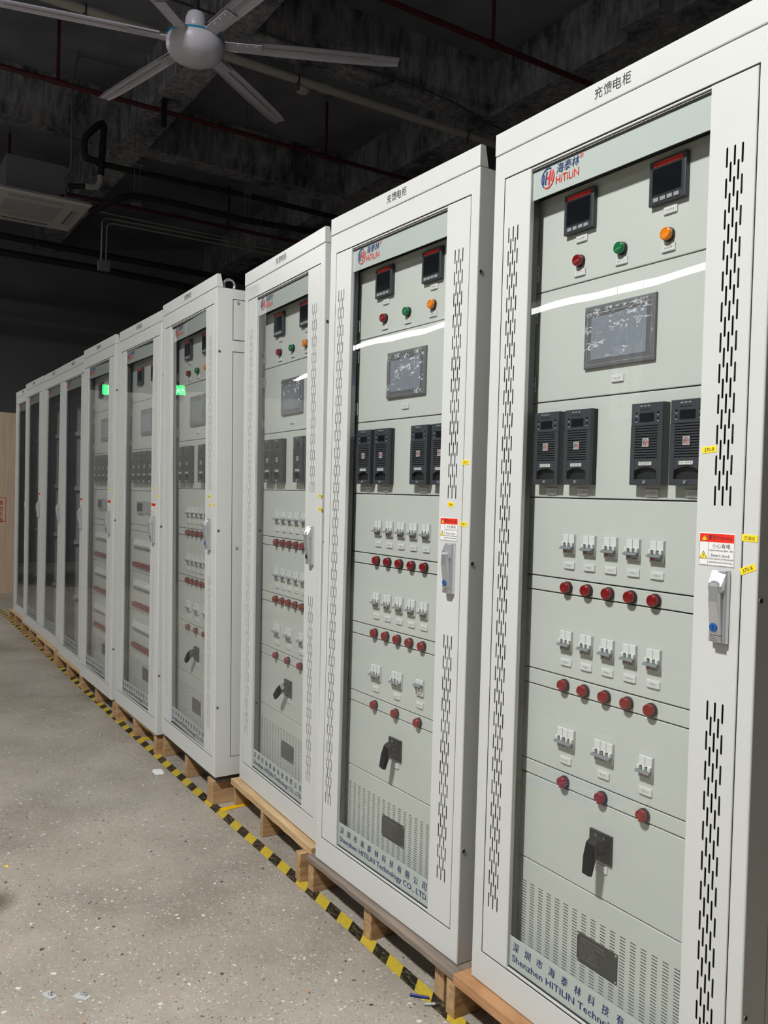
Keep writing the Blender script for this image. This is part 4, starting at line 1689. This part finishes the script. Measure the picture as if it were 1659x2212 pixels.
CAB = [
    ((0, 0, 0, 0, 0, 0), 'full', 'nearest grey cabinet with glass door, at the right edge, marked 370-8',
     dict(film=1, lever=R(-4), stickers=((.686, 1.4045, '370-8', 5, .033), (.781, 1.2335, '已调试', -2, .033), (.779, 1.174, '370-8', 22, .033)))),
    ((-.861, -.017, .019, -.0003, .0003, -.0025), 'full', 'second grey cabinet from the right, glass door marked 370-7',
     dict(film=2, dx=.012, lever=R(-12), off=True, stickers=((.716, 1.277, '已调试', -6, .028), (.776, 1.395, '370-7', 2, .030), (.774, 1.224, '370-7', -2, .030)))),
    ((-1.740, .067, -.044, -.0118, -.0024, .0015), 'full', 'third grey cabinet from the right, black rotary lever turned left, no red warning label',
     dict(film=3, dx=.022, lever=R(-46), warn=False, lock='black', stickers=((.790, 1.283, '已调试', -12, .024), (.791, 1.234, '370-6', -3, .026)))),
    ((-2.602, -.009, -.022, -.0181, -.0017, -.0029), 'full', 'fourth grey cabinet from the right, its whole right side and lifting ring showing',
     dict(film=4, dx=.018, glass=-.021, lever=R(-46), warn=False, eye=True, stickers=((.711, 1.269, '已调试', 4, .040), (.724, 1.230, '370-5', 0, .022), (.783, 1.231, '370-5', 4, .022)))),
    ((-3.429, -.032, 0, -.0075, -.0005, -.0216), 'far', 'fifth grey cabinet, dense red lamp rows behind glass, adjoining the one with the lifting ring',
     dict(glass=.018, stickers=((.735, 1.318, '', 30, .026), (.790, 1.276, '', 10, .022)))),
    ((-4.288, -.043, 0, -.0066, -.0003, -.0233), 'far', 'sixth grey cabinet, dense red lamp rows behind glass, next to the empty cabinets',
     dict(glass=.020, stickers=((.735, 1.308, '', 20, .026), (.790, 1.284, '', 10, .022), (.785, 1.231, '', 10, .024)))),
    ((-5.160, -.010, 0, -.0067, -.0005, -.0263), 'empty', 'seventh grey cabinet, dark inside with pale rails, nearest of the empty ones', dict(stickers=())),
    ((-5.990, .003, 0, .0, 0, -.010), 'empty', 'eighth grey cabinet, dark inside, middle of the empty ones', dict(stickers=(), warn=False)),
    ((-6.800, .007, 0, -.0056, -.0003, -.0113), 'empty', 'ninth grey cabinet, dark inside with a red-topped warning label', dict(stickers=())),
    ((-7.610, .047, 0, -.0036, -.0004, -.0131), 'empty', 'last grey cabinet at the far left end of the row by the plywood partition', dict(stickers=(), warn=False)),
]
for pose, kind, label, spec in CAB:
    cabinet(pose, kind, label, spec)


# ---------------------------------------------------------------- pallets
def pallet(x0, x1, yf, top, bearers, board, label, dz=0.0, thick=.02, bear='pinebear', rz=0.0, yb=None, round_=False):
    """x0..x1 top boards; bearers = (x0, x1, y_front)"""
    t = thing('wooden_pallet', label, 'pallet', (x0, yf, 0), (0, 0, rz), group='pallets under the cabinets')
    zt = BASE+dz-.002
    for i, (a, c) in enumerate(((0, .12), (.26, .38), (.52, .64))):
        mb = MB()
        L = x1-x0
        c2 = .006 if round_ else .0015
        zb_ = zt-thick
        prof = [(a+c2, zt), (a+c2*.3, zt-c2*.3), (a, zt-c2), (a, zb_+c2), (a+c2, zb_), (c, zb_), (c, zt)]
        n = len(prof)
        segs = 14
        rnd = random.Random(int(x0*100)+i)
        vs = []
        for k_ in range(segs+1):
            xx = L*k_/segs
            j = (rnd.random()-.5)*.003
            vs += [(xx, y+(j if m_ < 5 else 0), z) for m_, (y, z) in enumerate(prof)]
        fs = [tuple(range(n)), tuple(range(segs*n, (segs+1)*n))[::-1]]
        for k_ in range(segs):
            for m_ in range(n):
                m2 = (m_+1) % n
                fs.append((k_*n+m_, k_*n+m2, (k_+1)*n+m2, (k_+1)*n+m_))
        mb.add(vs, fs, board)
        put('top_board', mb.mesh('top_board'), t)
    for a, c, y in bearers:
        mb = MB()
        mb.cbox(a-x0, c-x0, y-yf, .62, .0018, zt-thick, .003, bear)
        put('bearer', mb.mesh('bearer'), t)


pallet(-.032, .86, -.034, 0, [(-.074, -.036, -.026), (.37, .42, -.02), (.78, .83, -.02)], 'orangeply',
       'wooden pallet with orange plywood edge under the nearest cabinet', thick=.030, rz=0)
pallet(-.895, -.037, -.030, 0, [(-.905, -.866, -.020), (-.535, -.490, -.012), (-.157, -.113, -.004)], 'greyboard',
       'wooden pallet with weathered grey-brown board under the second cabinet', thick=.026, round_=True, dz=-.003)
pallet(-1.765, -.925, .040, 0, [(-1.80, -1.772, .065), (-1.418, -1.391, .041), (-.995, -.958, .01)], 'pine',
       'wooden pallet with pale pine front board under the third cabinet', thick=.028, rz=-.044)
pallet(-2.60, -1.81, .010, 0, [(-2.638, -2.600, .010), (-2.267, -2.228, .008), (-1.906, -1.830, -.004)], 'darkboard',
       'wooden pallet with dark board under the cabinet showing its side', thick=.024, rz=-.022, dz=-.003)
far = [(-3.45, -2.66, [-3.45, -3.08, -2.694], -.022, 'pine', 'pallet under the first dense lamp-row cabinet'),
       (-4.33, -3.50, [-4.333, -3.95, -3.525], -.023, 'pine', 'pallet under the second dense lamp-row cabinet'),
       (-5.20, -4.37, [-5.19, -4.80, -4.395], -.026, 'pine', 'pallet under the nearest empty cabinet'),
       (-6.00, -5.22, [-6.01, -5.64, -5.26], -.010, 'pine', 'pallet under the middle empty cabinet'),
       (-6.86, -6.05, [-6.87, -6.49, -6.09], -.011, 'pine', 'pallet under the ninth cabinet, dark inside'),
       (-7.75, -6.90, [-7.75, -7.40, -6.95], -.013, 'pine', 'pallet at the far left end sticking out past its cabinet')]
for i, (x0, x1, bs, dz, brd, lab) in enumerate(far):
    yf = -.03+max(0, i-3)*.025
    pallet(x0, x1, yf+.01, 0, [(b_, b_+.045, yf+.008) for b_ in bs], brd, lab, dz=dz, thick=.018)
print('objects', len(bpy.data.objects))
